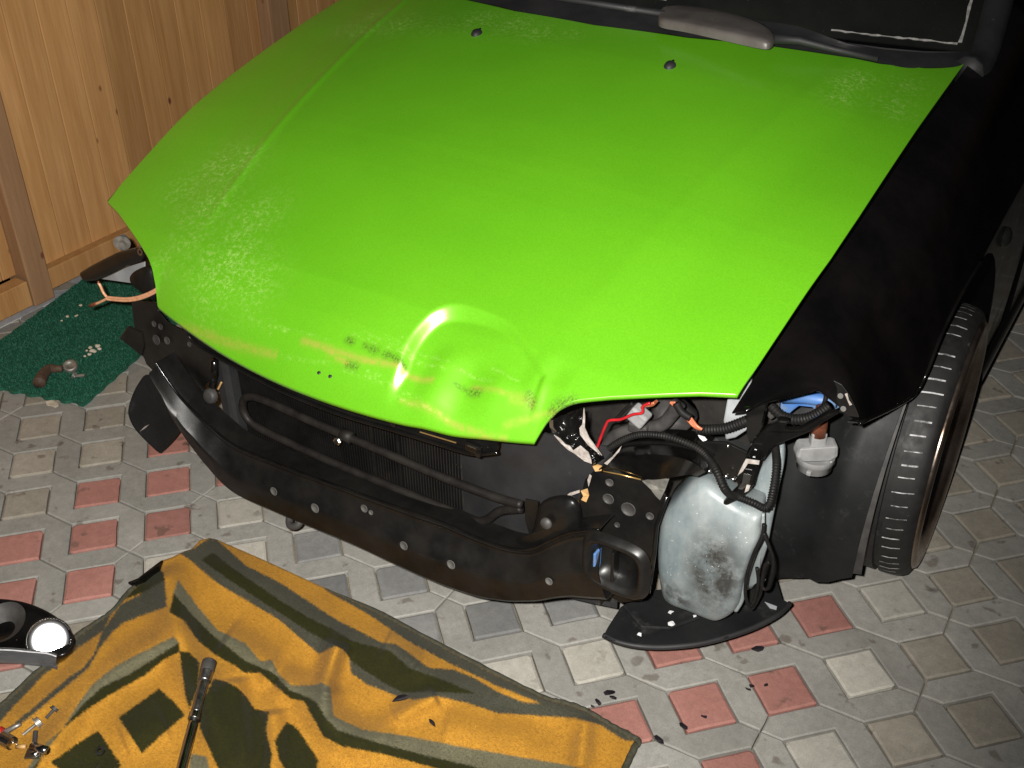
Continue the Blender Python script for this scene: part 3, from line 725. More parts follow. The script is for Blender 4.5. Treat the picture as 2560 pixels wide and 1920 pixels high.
bare = [at(q, Y=-.0405, kx=.12) for q in ((1605, 1204), (1640, 1196), (1672, 1198), (1664, 1226), (1650, 1250), (1638, 1240), (1626, 1222))]
obj('bare_metal_patch', *g_poly(ragged(bare, .001), .001), M['zinc'], upr)
# beam end arch, inner apron in front of the strut tower
ap = [[(1505, 1160), (1530, 1128), (1560, 1114), (1625, 1109), (1690, 1114), (1740, 1128), (1775, 1150)],
      [(1498, 1172), (1530, 1150), (1570, 1140), (1630, 1136), (1690, 1142), (1735, 1158), (1765, 1180)],
      [(1500, 1180), (1540, 1182), (1580, 1190), (1630, 1198), (1680, 1192), (1720, 1186), (1745, 1190)]]
rows = [catmull([at(q, Y=y) for q in r], 5) for r, y in zip(ap, (.055, .0, .02))]
rows.insert(0, [p + Vector((0, .06, -.01)) for p in rows[0]])
apron = obj('inner_apron', *g_grid(rows), M['black_gloss'], car, smooth=True, solid=.002)
obj('apron_rim', *g_tube([p + Vector((0, -.001, .002)) for p in rows[1]], .0035, 8), M['black_gloss'], apron, smooth=True)
# torn bracket with flaked paint
tr = [(1379, 1055), (1398, 1038), (1450, 1020), (1460, 1060), (1475, 1100), (1505, 1142), (1482, 1160), (1450, 1140), (1422, 1118), (1385, 1082)]
A = catmull([at(q, Y=-.02) for q in ((1378, 1050), (1395, 1085), (1430, 1122), (1482, 1162))], 6); B = catmull([at(q, Y=.0) for q in ((1455, 1018), (1462, 1070), (1478, 1105), (1508, 1145))], 6)
rows = [[a.lerp(c, t) + (CAM - a).normalized() * (-.022 * math.sin(math.pi * t) + .004 * math.sin(9 * t + k)) for k, (a, c) in enumerate(zip(A, B))] for t in [i / 8 for i in range(9)]]
torn = obj('torn_bracket', *g_grid(rows), M['black_gloss'], car, smooth=True, solid=.002); tag(torn, 'bent black bracket with flaking paint edges')
def chips(P, Y, parent, mat=None, name='paint_chip', amp=.0012, seed=1, **kw):
    return obj(name, *g_poly(ragged([at(q, Y=Y, **kw) for q in P], amp, seed), .0012), mat or M['chip'], parent)
chips(((1385, 1090), (1400, 1098), (1412, 1112), (1425, 1117), (1432, 1126), (1450, 1115), (1470, 1130), (1476, 1150), (1480, 1160), (1462, 1154), (1440, 1136), (1420, 1124), (1400, 1108)), -.034, torn)
chips(((1457, 1020), (1463, 1045), (1461, 1070), (1472, 1095), (1505, 1140), (1495, 1136), (1470, 1112), (1452, 1088), (1448, 1072), (1456, 1060)), -.032, torn, seed=2)
chips(((1374, 1052), (1382, 1050), (1384, 1070), (1392, 1082), (1382, 1084), (1375, 1070)), -.03, torn, M['steel'], seed=3)
chips(((1483, 1166), (1495, 1162), (1506, 1168), (1504, 1178), (1490, 1179)), -.05, upr, M['tan_chip'], seed=4, kx=.12)
chips(((1473, 1188), (1477, 1192), (1476, 1210), (1470, 1218), (1469, 1200)), -.05, upr, M['chip'], seed=5, kx=.12)
chips(((1450, 1228), (1470, 1222), (1472, 1240), (1465, 1256), (1452, 1250), (1458, 1240)), -.052, upr, M['tan_chip'], seed=6, kx=.12)
chips(((1405, 1250), (1425, 1234), (1450, 1226), (1450, 1231), (1428, 1240), (1410, 1252)), -.052, upr, M['chip'], seed=7, kx=.12)
chips(((1510, 1160), (1530, 1142), (1553, 1114), (1548, 1130), (1535, 1145), (1520, 1162)), -.02, apron, M['chip'], seed=8)
chips(((1745, 1088), (1760, 1092), (1766, 1100), (1758, 1103), (1748, 1096)), .06, apron, M['chalk'], seed=9)

# radiator core, fan shroud, cooler pipe loop
core = []
px0 = [(540, 880), (1110, 1130), (1110, 1270), (560, 1060)]
rc = [Vector((-.36, .045, .47)), Vector((.16, .045, .47)), Vector((.16, .045, .15)), Vector((-.36, .045, .15))]
rad = obj('radiator_core', *g_box((-.10, .06, .32), .54, .03, .36), M['dark_core'], car)
fv = []
for k in range(86): fv.append(g_box((-.362 + k * .0062, .0435, .32), .0016, .006, .34))
o = obj('radiator_fins', *merge(fv), M['black_steel'], rad); tag(o, kind='stuff')
obj('radiator_end_tank', *g_box((-.385, .04, .32), .035, .05, .38), M['black_plastic'], rad, bevel=.01)
sh = [[Vector((x, .055 - .03 * math.sin(math.pi * (x - .14) / .34), z)) for x in [.14 + .34*i/14 for i in range(15)]] for z in (.14, .25, .36, .48)]
shroud = obj('fan_shroud', *g_grid(sh), M['black_plastic'], car, smooth=True, solid=.004)
for x in (-.02, .04): obj('core_support_rod', *g_box((x, .03, .32), .006, .006, .30), M['black_steel'], rad, bevel=.001)
pl = [(1305, 1262), (1230, 1240), (1100, 1190), (960, 1130), (860, 1088), (760, 1045), (660, 1000), (620, 992), (607, 1008), (612, 1035), (640, 1065), (740, 1115), (870, 1172), (1000, 1225), (1110, 1270), (1180, 1300), (1215, 1300), (1250, 1278), (1305, 1272)]
obj('cooler_pipe', *g_tube(catmull([at(q, Y=-.005) for q in pl], 6), .0080, 10), M['dark_pipe'], car, smooth=True)
obj('pipe_joint', *g_tube([at((855, 1084), Y=-.006), at((880, 1096), Y=-.006)], .0115, 12), M['dark_pipe'], car, smooth=True)
obj('pipe_bolt', *g_lathe(at((846, 1102), Y=-.012), (.2, -1, .3), [(0, .008), (.006, .008), (.008, .005), (.008, .0001)], 6), M['steel'], car)
obj('pipe_bracket', *g_poly([at(q, Y=-.02) for q in ((1312, 1248), (1345, 1255), (1340, 1330), (1322, 1335), (1312, 1300))], .004), M['black_steel'], car, bevel=.001)
obj('bolt_head', *g_lathe(at((1366, 1308), Y=-.05), (0, -1, .2), [(0, .010), (.004, .009), (.005, .0001)], 14), M['hose'], car, smooth=True)
# end box joining the beam to the panel (photo right)
bx = [(1350, 1262), (1400, 1240), (1445, 1255), (1448, 1330), (1400, 1345), (1350, 1372), (1310, 1378), (1290, 1350), (1330, 1330)]
A = [at(q, Y=-.03) for q in bx]; c0 = sum(A, Vector()) / len(A); A = catmull(A, 4, True)
obj('corner_box', *g_grid([[c0.lerp(p, s) + (CAM - c0).normalized() * h for p in A + A[:1]] for s, h in ((1.05, -.03), (1.0, .0), (.85, .012), (.5, .018), (.01, .020))]), M['black_steel'], car, smooth=True)
inn = obj('engine_bay_wall', *g_poly([at(q, Y=.30) for q in ((1100, 1090), (1400, 980), (1880, 930), (1960, 960), (1960, 1120), (1880, 1260), (1600, 1330), (1300, 1300), (1100, 1200))], .01), M['dark_core'], car)
obj('engine_bay_floor', *g_box((0, .75, .20), 1.2, .9, .02), M['dark_core'], car)

# ------------------------------------------------------------------ the open headlamp bay (photo right)
def pa(*L): return [(1350 + .36166 * x, 900 + .36166 * y) for x, y in L]
def pb(*L): return [(1400 + .36166 * x, 1100 + .36166 * y) for x, y in L]
def pd(*L): return [(.36166 * x, 600 + .36166 * y) for x, y in L]
def pc(*L): return [(1760 + .36166 * x, 900 + .36166 * y) for x, y in L]
# wheel-arch liner: arc round the wheel
WC = Vector((.781, .644, .265)); WR = .265
def arcpt(X, ph, R): return Vector((X, WC.y - R * math.cos(R_(ph)), WC.z + R * math.sin(R_(ph))))
rows = []; rl = random.Random(2)
for k in range(25):
    ph = lerp(-34, 92, k / 24); row = []
    for i in range(17):
        t = i / 16; X = lerp(.50, .815 + .01 * math.sin(R_(ph)), t)
        R = .362 - .030 * math.exp(-((t - .60) / .14) ** 2) * sstep(-30, 20, ph) + .010 * math.exp(-((t - .84) / .06) ** 2)
        lo_ = -38 + 27 * t ** 2 + 2.5 * math.sin(t * 11) + rl.uniform(-1, 1) * (k == 0)
        ph_ = lerp(lo_, 92, k / 24)
        row.append(arcpt(X, ph_, R))
    rows.append(row)
liner = obj('wheel_arch_liner', *g_grid(rows), M['liner'], car, smooth=True, solid=.003); tag(liner, 'dark grey moulded wheel arch liner')
edge = [arcpt(.822, lerp(-12, 60, k / 20), .352) for k in range(21)]
obj('liner_edge', *g_grid([edge, [p + Vector((-.022, -.008, 0)) for p in edge]]), M['hose'], liner, smooth=True, solid=.003)
# splash tray under the bay
tray = pb((300, 1350), (330, 1290), (420, 1150), (590, 1040), (1000, 1000), (1400, 1000), (1470, 880), (1500, 960), (1540, 1098), (1590, 1130), (1570, 1165), (1500, 1212), (1300, 1312), (1150, 1365), (1000, 1400), (870, 1420), (750, 1430), (550, 1425), (400, 1395), (320, 1370))
tr_ = obj('splash_tray', *g_poly([at(q, Z=.125, ky=-.02) for q in tray], .005, Vector((0, 0, 1))), M['liner'], car, bevel=.002)
lipc = [at(q, Z=.121, ky=-.02) for q in pb((300, 1350), (400, 1395), (550, 1425), (750, 1430), (1000, 1400), (1300, 1312), (1500, 1212), (1590, 1130))]
obj('tray_lip', *g_tube(catmull(lipc, 5), .005, 8), M['black_plastic'], tr_, smooth=True)
rib = [at(q, Z=.132, ky=-.02) for q in pb((430, 1140), (600, 1060), (980, 1220), (760, 1300), (560, 1290))]
obj('tray_step', *g_poly(rib, .008, Vector((0, 0, 1))), M['liner'], tr_, bevel=.003)
chl = [at(q, Z=.1265, ky=-.02) for q in pb((1415, 1118), (1500, 1150), (1495, 1172), (1450, 1160))]
obj('tray_slot', *g_poly(chl, .001, Vector((0, 0, 1))), M['grey_body'], tr_)
for c, r in (((765, 1190), .004), ((770, 1272), .006), ((930, 1218), .003), ((550, 1345), .004)):
    p = at(pb(c)[0], Z=.134, ky=-.02); obj('tray_chip', *g_poly(ragged(circle(p, r, (0, 0, 1), 7), .0015, int(c[0])), .001, Vector((0, 0, 1))), M['chalk'], tr_)
# washer reservoir: swollen translucent bottle
out = pb((960, 268), (1040, 285), (1130, 345), (1240, 420), (1330, 460), (1400, 490), (1400, 560), (1392, 650), (1345, 760), (1300, 880), (1270, 1000), (1250, 1100), (1215, 1165), (1165, 1210), (1090, 1242), (1030, 1232), (950, 1200), (850, 1160), (760, 1125), (715, 1080), (695, 1000), (678, 860), (680, 700), (695, 580), (725, 485), (800, 400), (880, 310))
m, nt, b = base_mat('bottle_plastic'); co = coords(nt)
col = ramp(nt, noise(nt, 11, 7, .68, co, (1, 1, .55)), [(.3, (.100, .145, .160)), (.7, (.310, .335, .335))])
dk = N(nt, 'ShaderNodeTexGradient', gradient_type='SPHERICAL'); mp = N(nt, 'ShaderNodeMapping'); nt.links.new(co, mp.inputs[0]); nt.links.new(mp.outputs[0], dk.inputs[0])
pdk = at(pb((1090, 900))[0], Y=.07); mp.inputs['Location'].default_value = tuple(-(c) for c in ((pdk.x) / .065, (pdk.y - .6) / .2, (pdk.z) / .12)); mp.inputs['Scale'].default_value = (1/.065, 1/.2, 1/.12)
dm = N(nt, 'ShaderNodeMath', operation='MULTIPLY'); nt.links.new(ramp(nt, dk.outputs[0], [(0.05, 0.0), (.60, 1.0)]), dm.inputs[0]); nt.links.new(ramp(nt, noise(nt, 30, 8, .75, co), [(.30, 0.0), (.58, 1.0)]), dm.inputs[1])
col = mix(nt, dm.outputs[0], col, (.035, .035, .033))
dk2 = N(nt, 'ShaderNodeTexGradient', gradient_type='SPHERICAL'); mp2 = N(nt, 'ShaderNodeMapping'); nt.links.new(co, mp2.inputs[0]); nt.links.new(mp2.outputs[0], dk2.inputs[0])
pdk = at(pb((790, 1060))[0], Y=.07); mp2.inputs['Location'].default_value = (-pdk.x / .06, -(pdk.y - .6) / .2, -pdk.z / .04); mp2.inputs['Scale'].default_value = (1/.06, 1/.2, 1/.04)
dm2 = N(nt, 'ShaderNodeMath', operation='MULTIPLY'); nt.links.new(ramp(nt, dk2.outputs[0], [(0, 0.0), (.7, .9)]), dm2.inputs[0]); nt.links.new(ramp(nt, noise(nt, 40, 8, .7, co), [(.38, 0.0), (.60, 1.0)]), dm2.inputs[1])
col = mix(nt, dm2.outputs[0], col, (.04, .04, .04))
col = mix(nt, ramp(nt, noise(nt, 220, 3, .5, co), [(.70, 0.0), (.74, .8)]), col, (.75, .78, .78))
nt.links.new(col, b.inputs['Base Color']); b.inputs['Roughness'].default_value = .42; b.inputs['Subsurface Weight'].default_value = .25; b.inputs['Subsurface Radius'].default_value = (.01, .012, .012); b.inputs['Subsurface Scale'].default_value = .5
bump(nt, b, noise(nt, 120, 5, .6, co), .15, .002)
M['bottle'] = m
A = [at(q, Y=.085) for q in out]; c0 = sum(A, Vector()) / len(A); A = catmull(A, 3, True)
vw = Vector((.25, -.88, .25)).normalized()
rows = [[c0.lerp(p, s) + vw * h for p in A + A[:1]] for s, h in ((.90, -.11), (.985, -.09), (1.0, -.03), (1.0, -.006), (.985, .006), (.94, .016), (.86, .022), (.70, .026), (.45, .029), (.2, .030), (.01, .030))]
res = obj('washer_reservoir', *g_grid(rows), M['bottle'], car, smooth=True); tag(res, 'cloudy white washer bottle with black smudges')
bk = pa((1500, 760), (1560, 690), (1640, 600), (1680, 600), (1690, 700), (1660, 850), (1630, 1000), (1600, 1150), (1570, 1300), (1520, 1450), (1500, 1560), (1400, 1560), (1420, 1200), (1460, 900))
A = [at(q, Y=.165) for q in bk]; c1 = sum(A, Vector()) / len(A); A = catmull(A, 3, True)
obj('reservoir_neck', *g_grid([[c1.lerp(p, s) + vw * h for p in A + A[:1]] for s, h in ((1, -.03), (1, 0), (.9, .010), (.5, .014), (.01, .015))]), M['bottle'], res, smooth=True)
pip = obj('reservoir_seam', *g_tube(catmull([at(q, Y=.088) + vw * .004 for q in pb((1400, 500), (1396, 640), (1350, 755), (1305, 880), (1275, 1000), (1255, 1100), (1215, 1170))], 5), .004, 8), M['bottle'], res, smooth=True)
for k, L in enumerate((((1412, 560), (1400, 650), (1345, 765), (1300, 900), (1285, 1030), (1310, 1120), (1345, 1090), (1375, 960), (1365, 860)), ((1412, 620), (1450, 715), (1478, 800), (1470, 900), (1440, 1000), (1400, 985), (1420, 850), (1450, 820)))):
    obj('washer_hose', *g_tube(catmull([at(q, Y=.085) + vw * .012 for q in pb(*L)], 5), .0030, 8), M['conduit'], car, smooth=True)
pm = [at(q, Y=.10) for q in pb((1310, 1040), (1385, 1010), (1370, 1110), (1330, 1190), (1300, 1170))]
obj('washer_pump', *g_poly(pm, .02), M['conduit'], car, bevel=.006)
# headlamp post and forked stay
post = pa((1440, 250), (1500, 245), (1572, 240), (1548, 360), (1522, 480), (1500, 560), (1460, 590), (1430, 520), (1425, 380))
pst = obj('headlamp_post', *g_poly([at(q, Y=.09) for q in post], .012), M['black_gloss'], car, bevel=.004)
fork = pa((1410, 690), (1480, 560), (1560, 480), (1650, 418), (1730, 425), (1690, 470), (1710, 492), (1790, 488), (1900, 425), (2000, 370), (2075, 372), (1980, 425), (1860, 505), (1720, 560), (1640, 590), (1600, 620), (1540, 700))
fk = obj('forked_stay', *g_poly([at(q, Y=-.125, kx=.3) for q in fork], .014), M['black_gloss'], car, bevel=.005)
bent = pa((1420, 690), (1470, 680), (1530, 700), (1500, 790), (1478, 870), (1440, 915), (1380, 965), (1290, 1012), (1258, 1000), (1300, 945), (1370, 880), (1345, 830), (1395, 760))
bn = obj('bent_stay_end', *g_poly([at(q, Y=-.14, kx=.3) for q in bent], .010), M['black_gloss'], car, bevel=.004)
def P3(L, Y, kx=0): return [at(q, Y=Y, kx=kx) for q in L]
obj('paint_chip', *g_poly(ragged(P3(pa((1425, 690), (1520, 700), (1510, 725), (1440, 720), (1400, 770), (1365, 800), (1390, 740)), -.1475, .3), .001), .001), M['chip'], bn)
obj('bare_metal_patch', *g_poly(ragged(P3(pa((1410, 790), (1460, 800), (1445, 860), (1400, 900), (1370, 890), (1395, 850)), -.1475, .3), .001), .001), M['steel'], bn)
obj('paint_chip', *g_poly(ragged(P3(pa((1430, 865), (1455, 870), (1440, 905), (1415, 920)), -.148, .3), .0006), .001), M['chip'], bn)
# grey inner panel and blue bracket behind
obj('lamp_mount_panel', *g_poly(P3(pa((1290, 280), (1470, 90), (1440, 250), (1420, 420), (1425, 490), (1350, 540), (1280, 555), (1265, 420)), .15), .006), M['grey_body'], car, bevel=.003)
bluep = P3(pa((1640, 250), (1700, 215), (1830, 175), (1960, 160), (2060, 175), (2080, 230), (2075, 330), (1990, 370), (1900, 360), (1880, 330), (1790, 320), (1750, 350), (1700, 395), (1640, 360)), .23)
blu = obj('blue_bracket', *g_poly(bluep, .006), M['blue_paint'], car, bevel=.004)
obj('bracket_rib', *g_tube(P3(pa((1720, 205), (1880, 190), (2040, 215)), .222), .006, 8), M['grey_body'], blu, smooth=True)
obj('bracket_rib', *g_tube(P3(pa((1680, 260), (1850, 262), (2050, 290)), .222), .010, 8), M['blue_paint'], blu, smooth=True)
gd = P3(pa((1590, 240), (1660, 250), (1650, 380), (1590, 420), (1560, 380)), .20)
obj('shock_tower_plate', *g_poly(gd, .006), M['hose'], car, bevel=.003)
# looms and hoses
def loom(name, L, Y, r, mat, ribs=0, kx=0, lift=0):
    P = catmull([at(q, Y=y, kx=kx) for q, y in zip(pa(*L), Y if isinstance(Y, list) else [Y] * len(L))], 6)
    return obj(name, *g_tube(P, r, 10, ribs), mat, car, smooth=True)
loom('wiring_conduit', ((480, 610), (560, 560), (660, 522), (760, 515), (880, 530), (1000, 570), (1100, 620), (1170, 690), (1220, 770), (1262, 870), (1305, 925), (1370, 945), (1480, 990), (1550, 1022), (1590, 980), (1618, 850), (1632, 720), (1625, 600)), [.03]*7 + [.02, .0, -.01, .0, .02, .03, .04, .05, .06, .08, .12], .0058, M['conduit'], .0042)
loom('wiring_conduit', ((1590, 310), (1660, 378), (1750, 410), (1850, 402), (1930, 365), (2000, 315)), .15, .0085, M['conduit'], .005)
loom('wiring_conduit', ((1090, 480), (1180, 482), (1290, 470), (1430, 418)), .11, .0085, M['conduit'], .005)
loom('coolant_hose', ((415, 670), (450, 600), (520, 525), (640, 482), (760, 470), (850, 440), (915, 370), (960, 300)), .09, .011, M['hose'])
obj('hose_clamp', *g_box(at(pa((680, 470))[0], Y=.075), .032, .012, .018), M['hose'], car, bevel=.003)
loom('red_wire', ((393, 612), (420, 535), (455, 450), (480, 418), (560, 410), (640, 377), (705, 365), (712, 320), (760, 298)), .02, .0022, M['red_wire'])
for k in range(4):
    loom('orange_wire', ((700 + 10*k, 330 - 6*k), (740 + 12*k, 312), (790 + 6*k, 296 - 5*k)), .03 + .004*k, .0020, M['orange_wire'])
for k in range(3):
    loom('orange_wire', ((900 + 12*k, 290), (960 + 14*k, 345), (1010 + 16*k, 400), (1060 + 12*k, 455), (1105 + 8*k, 480)), .07 - .004*k, .0022, M['orange_wire'])
loom('black_cable', ((520, 420), (580, 350), (640, 300)), .03, .003, M['conduit'])
loom('black_cable', ((940, 300), (980, 360), (1040, 400)), .05, .006, M['conduit'])
cn = at(pa((685, 385))[0], Y=.04)
obj('wire_plug', *g_box(cn, .030, .022, .026, Matrix.Rotation(.5, 3, 'Y')), M['grey_plastic'], car, bevel=.004)
obj('fluid_canister', *g_tube([at(q, Y=.17) for q in pa((880, 420), (960, 330))], .035, 16), M['hose'], car, smooth=True)
obj('bay_bracket', *g_poly(P3(pa((1080, 560), (1280, 570), (1430, 640), (1420, 760), (1330, 820), (1200, 800), (1130, 690)), .075), .005), M['black_steel'], car, bevel=.002)
for q in ((1305, 590), (1290, 800), (1175, 765), (1340, 820)):
    obj('bracket_stud', *g_lathe(at(pa(q)[0], Y=.066), (0, -1, .3), [(0, .004), (.004, .003), (.005, .0001)], 8), M['steel'], car, smooth=True)
# hanging lamp socket
sock = empty('lamp_socket', at(pc((775, 640))[0], Y=.20)); sock.parent = car; sock.location = wloc(sock) - wloc(car)
s0 = at(pc((790, 520))[0], Y=.20); s1 = at(pc((762, 715))[0], Y=.20); ax = (s1 - s0).normalized(); sx = ax.cross(FWD).normalized(); sy = ax.cross(sx)
def sp_(u, v, w): return s0 + sx * u + sy * v + ax * w
L = (s1 - s0).length
wing = [sp_(-.030, 0, L*.28), sp_(.030, 0, L*.24), sp_(.032, 0, L*.62), sp_(.024, 0, L*.74), sp_(-.026, 0, L*.74), sp_(-.034, 0, L*.60)]
obj('socket_collar', *g_poly([p + sy * .014 * (1 if sy.dot(CAM - s0) > 0 else -1) for p in wing], .028), M['grey_plastic'], sock, bevel=.005)
obj('socket_ring', *g_lathe(s0 + ax * L * .66, ax, [(0, .0305), (.010, .0305), (.012, .027), (.024, .027), (.026, .022), (.026, .0001)], 24), M['grey_plastic'], sock, smooth=True)
for k in range(3): obj('bayonet_lug', *g_box(s0 + ax * (L * .66 + .018) + (sx * math.cos(2.1*k) + sy * math.sin(2.1*k)) * .028, .008, .008, .008), M['grey_plastic'], sock, bevel=.002)
obj('socket_neck', *g_box(s0 + ax * L * .12, .024, .018, L * .55, Matrix((sx, sy, ax)).transposed()), M['grey_plastic'], sock, bevel=.003)
obj('rubber_boot', *g_tube([s0 - ax * .052, s0 - ax * .03, s0 - ax * .001], lambda t: .010 + .003 * t, 12), M['copper'], sock, smooth=True)
obj('socket_wire', *g_tube(catmull([s0 - ax * .05, s0 - ax * .07 + sx * .003, s0 - ax * .09 - sy * .01], 6), .0035, 8), M['conduit'], sock, smooth=True)

# ------------------------------------------------------------------ wheels
def wheel(c, sgn, steer):
    c = Vector(c); a = Vector((math.cos(R_(steer)) * sgn, math.sin(R_(steer)) * sgn, 0))
    w = empty('wheel', c); w.parent = car; w.location = c - wloc(car)
    x_, y_ = frame(a)
    prof = [(.050, .220), (.074, .232), (.083, .240), (.084, .247), (.080, .255), (.072, .2605), (.060, .2635)]
    for gx in (.026, -.012, -.040): prof += [(gx + .005, .265), (gx + .004, .257), (gx - .004, .257), (gx - .005, .265)]
    prof += [(-.060, .2635), (-.072, .260), (-.081, .252), (-.086, .246), (-.083, .236), (-.060, .220)]
    ty = obj('tyre', *g_lathe(c, a, prof, 120), M['rubber'], w, smooth=True)
    ty.data.set_sharp_from_angle(angle=R_(30)) if hasattr(ty.data, 'set_sharp_from_angle') else None
    sl = []; rr = random.Random(4)
    for k in range(64):
        an = 2 * math.pi * (k + rr.uniform(-.12, .12)) / 64
        for x0, x1 in ((.033, .071),):
            if rr.random() < .08: continue
            e = x1 - rr.uniform(0, .008); s_ = x0 + rr.uniform(0, .006); dw = rr.uniform(.0008, .0017)
            Vq = []
            for xx in (s_, (s_+e)/2, e):
                rad = (.2660 if xx < .056 else .2660 - (xx - .056) * .32)
                for dd in (-dw, dw):
                    t = an + dd / .265 + (xx - .04) * .6
                    Vq.append(c + a * xx + (x_ * math.cos(t) + y_ * math.sin(t)) * rad)
            sl.append((Vq, [(0, 1, 3, 2), (2, 3, 5, 4)]))
    o = obj('tread_groove_marks', *merge(sl), M['groove_grey'], w); tag(o, kind='stuff')  # thin pale grey strips laid across the outer tread shoulder
    rim = obj('rim', *g_lathe(c, a, [(-.05, .17), (-.02, .165), (.02, .165), (.030, .172), (.046, .184), (.060, .190), (.074, .198), (.085, .210), (.091, .222), (.093, .231), (.091, .238), (.086, .242), (.078, .238)], 90), M['rim_metal'], w, smooth=True)
    sp = []
    for k in range(6):
        t = 2 * math.pi * k / 6; u = x_ * math.cos(t) + y_ * math.sin(t); vv = a.cross(u)
        V = []
        for rr_, hw, ax_ in ((.03, .022, .058), (.10, .016, .056), (.175, .024, .040)):
            for s_, d_ in ((-1, 0), (1, 0), (1, -.02), (-1, -.02)): V.append(c + u * rr_ + vv * hw * s_ + a * (ax_ + d_))
        F = []
        for i in range(2):
            for q in range(4): F.append((i*4+q, i*4+(q+1) % 4, (i+1)*4+(q+1) % 4, (i+1)*4+q))
        sp = (V, F); obj('spoke', *sp, M['chrome'], w, bevel=.003)
    obj('hub_cap', *g_lathe(c, a, [(.03, .05), (.060, .045), (.066, .03), (.068, .0002)], 30), M['chrome'], w, smooth=True)
    obj('brake_disc', *g_lathe(c, a, [(.0, .13), (.012, .13), (.012, .05), (.0, .05)], 40), M['hose'], w)
    # moulding hairs on the sidewall
    return w
wl_ = wheel((.781, .644, .265), 1, 2.8)
wheel((-.781, .644, .265), -1, 2.8)

# ------------------------------------------------------------------ the far headlamp bay (photo left)
sp2 = pd((905, 420), (1075, 430), (1090, 490), (1150, 565), (1300, 640), (1420, 730), (1475, 790), (1450, 850), (1470, 950), (1420, 1000), (1400, 1080), (1440, 1140), (1300, 1130), (1180, 1010), (1080, 930), (1010, 860), (975, 770), (925, 600))
spl = obj('side_panel', *g_poly(P3(sp2, .03, -.1), .004), M['black_steel'], car, bevel=.002)
for q, r in (((1080, 690), .012), ((1155, 695), .009), ((1110, 600), .007), ((1065, 580), .007), ((1310, 720), .006)):
    obj('panel_hole', *g_lathe(at(pd(q)[0], Y=.025, kx=-.1), (0, -1, .2), [(0, r*.92), (.0012, r), (.001, r*.8), (.0002, r*.7), (.0002, .0001)], 14), M['hose'], spl, smooth=True)
obj('panel_rib', *g_tube(catmull(P3(pd((1100, 900), (1180, 920), (1250, 970), (1330, 1060), (1450, 1180)), .01, -.1), 6), .012, 10), M['black_steel'], spl, smooth=True)
cap_ = at(pd((1465, 1075))[0], Y=.0)
obj('drain_cap', *g_lathe(cap_, (0, -1, .3), [(0, .016), (.010, .015), (.013, .010), (.013, .0001)], 18), M['hose'], spl, smooth=True)
obj('latch_rod', *g_tube(P3(pd((1480, 830), (1485, 930), (1470, 1010)), .0), .008, 8), M['black_gloss'], spl, smooth=True)
obj('cable_clip', *g_tube(P3(pd((1530, 985), (1508, 1030)), -.01), .002, 6), M['tan_chip'], spl)
leaf = pd((1010, 930), (960, 985), (920, 1060), (890, 1150), (888, 1210), (915, 1280), (960, 1340), (1030, 1410), (1100, 1472), (1130, 1460), (1185, 1405), (1240, 1335), (1255, 1290), (1250, 1180), (1190, 1060), (1090, 960))
A = catmull([at(q, Y=.05, kz=.2) for q in leaf], 3, True); c0 = sum(A, Vector()) / len(A)
lf = obj('splash_tray', *g_grid([[c0.lerp(p, s) + (CAM - c0).normalized() * h for p in A + A[:1]] for s, h in ((.99, -.006), (1.0, -.001), (.97, .003), (.9, 0.0), (.6, -.010), (.01, -.014))]), M['liner'], car, smooth=True)
obj('tray_scratch', *g_poly([at(q, Y=.044, kz=.2) for q in pd((965, 1325), (1000, 1290), (1030, 1275), (1005, 1300))], .001), M['chip'], lf)
tb2 = obj('bumper_tab', *g_poly(P3(pd((820, 680), (880, 595), (975, 640), (995, 740), (975, 805), (900, 740)), .06), .006), M['black_steel'], car, bevel=.003)
blob = [at(q, Y=.10) for q in pd((900, 250), (950, 205), (1050, 180), (1085, 300), (1075, 420), (960, 350), (905, 300))]
A = catmull(blob, 3, True); c0 = sum(A, Vector()) / len(A)
obj('rubber_duct', *g_grid([[c0.lerp(p, s) + (CAM - c0).normalized() * h for p in A + A[:1]] for s, h in ((1, -.05), (1, 0), (.85, .02), (.5, .03), (.01, .032))]), M['conduit'], car, smooth=True)
brk = [at(q, Y=.14) for q in pd((540, 232), (556, 268), (600, 290), (660, 285), (760, 240), (860, 190), (985, 150), (1010, 110), (985, 60), (920, 62), (800, 92), (700, 140), (610, 188))]
bk2 = obj('headlamp_bracket', *g_poly(brk, .014), M['black_gloss'], car, bevel=.005); tag(bk2, 'glossy black headlamp bracket end')
fl2 = [at(q, Y=.20) for q in pd((690, 270), (760, 235), (860, 190), (1000, 150), (1000, 240), (910, 300), (800, 285))]
obj('white_flange', *g_poly(fl2, .004), M['grey_body'], car, bevel=.002)
b0 = at(pd((835, 45))[0], Y=.13); b1 = at(pd((850, 0))[0], Y=.15)
obj('mount_bolt', *merge([g_tube([b0, b0.lerp(b1, .5)], .011, 6), g_tube([b0.lerp(b1, .5), b0.lerp(b1, .62)], .018, 18), g_tube([b0.lerp(b1, .62), b0.lerp(b1, 1.3)], .010, 12)]), M['zinc'], car)
rg = at(pd((972, 82))[0], Y=.13)
obj('bracket_eye', *g_lathe(rg, (0, -1, .2), [(0, .008), (.002, .008), (.002, .004), (0, .004)], 16), M['steel'], car)
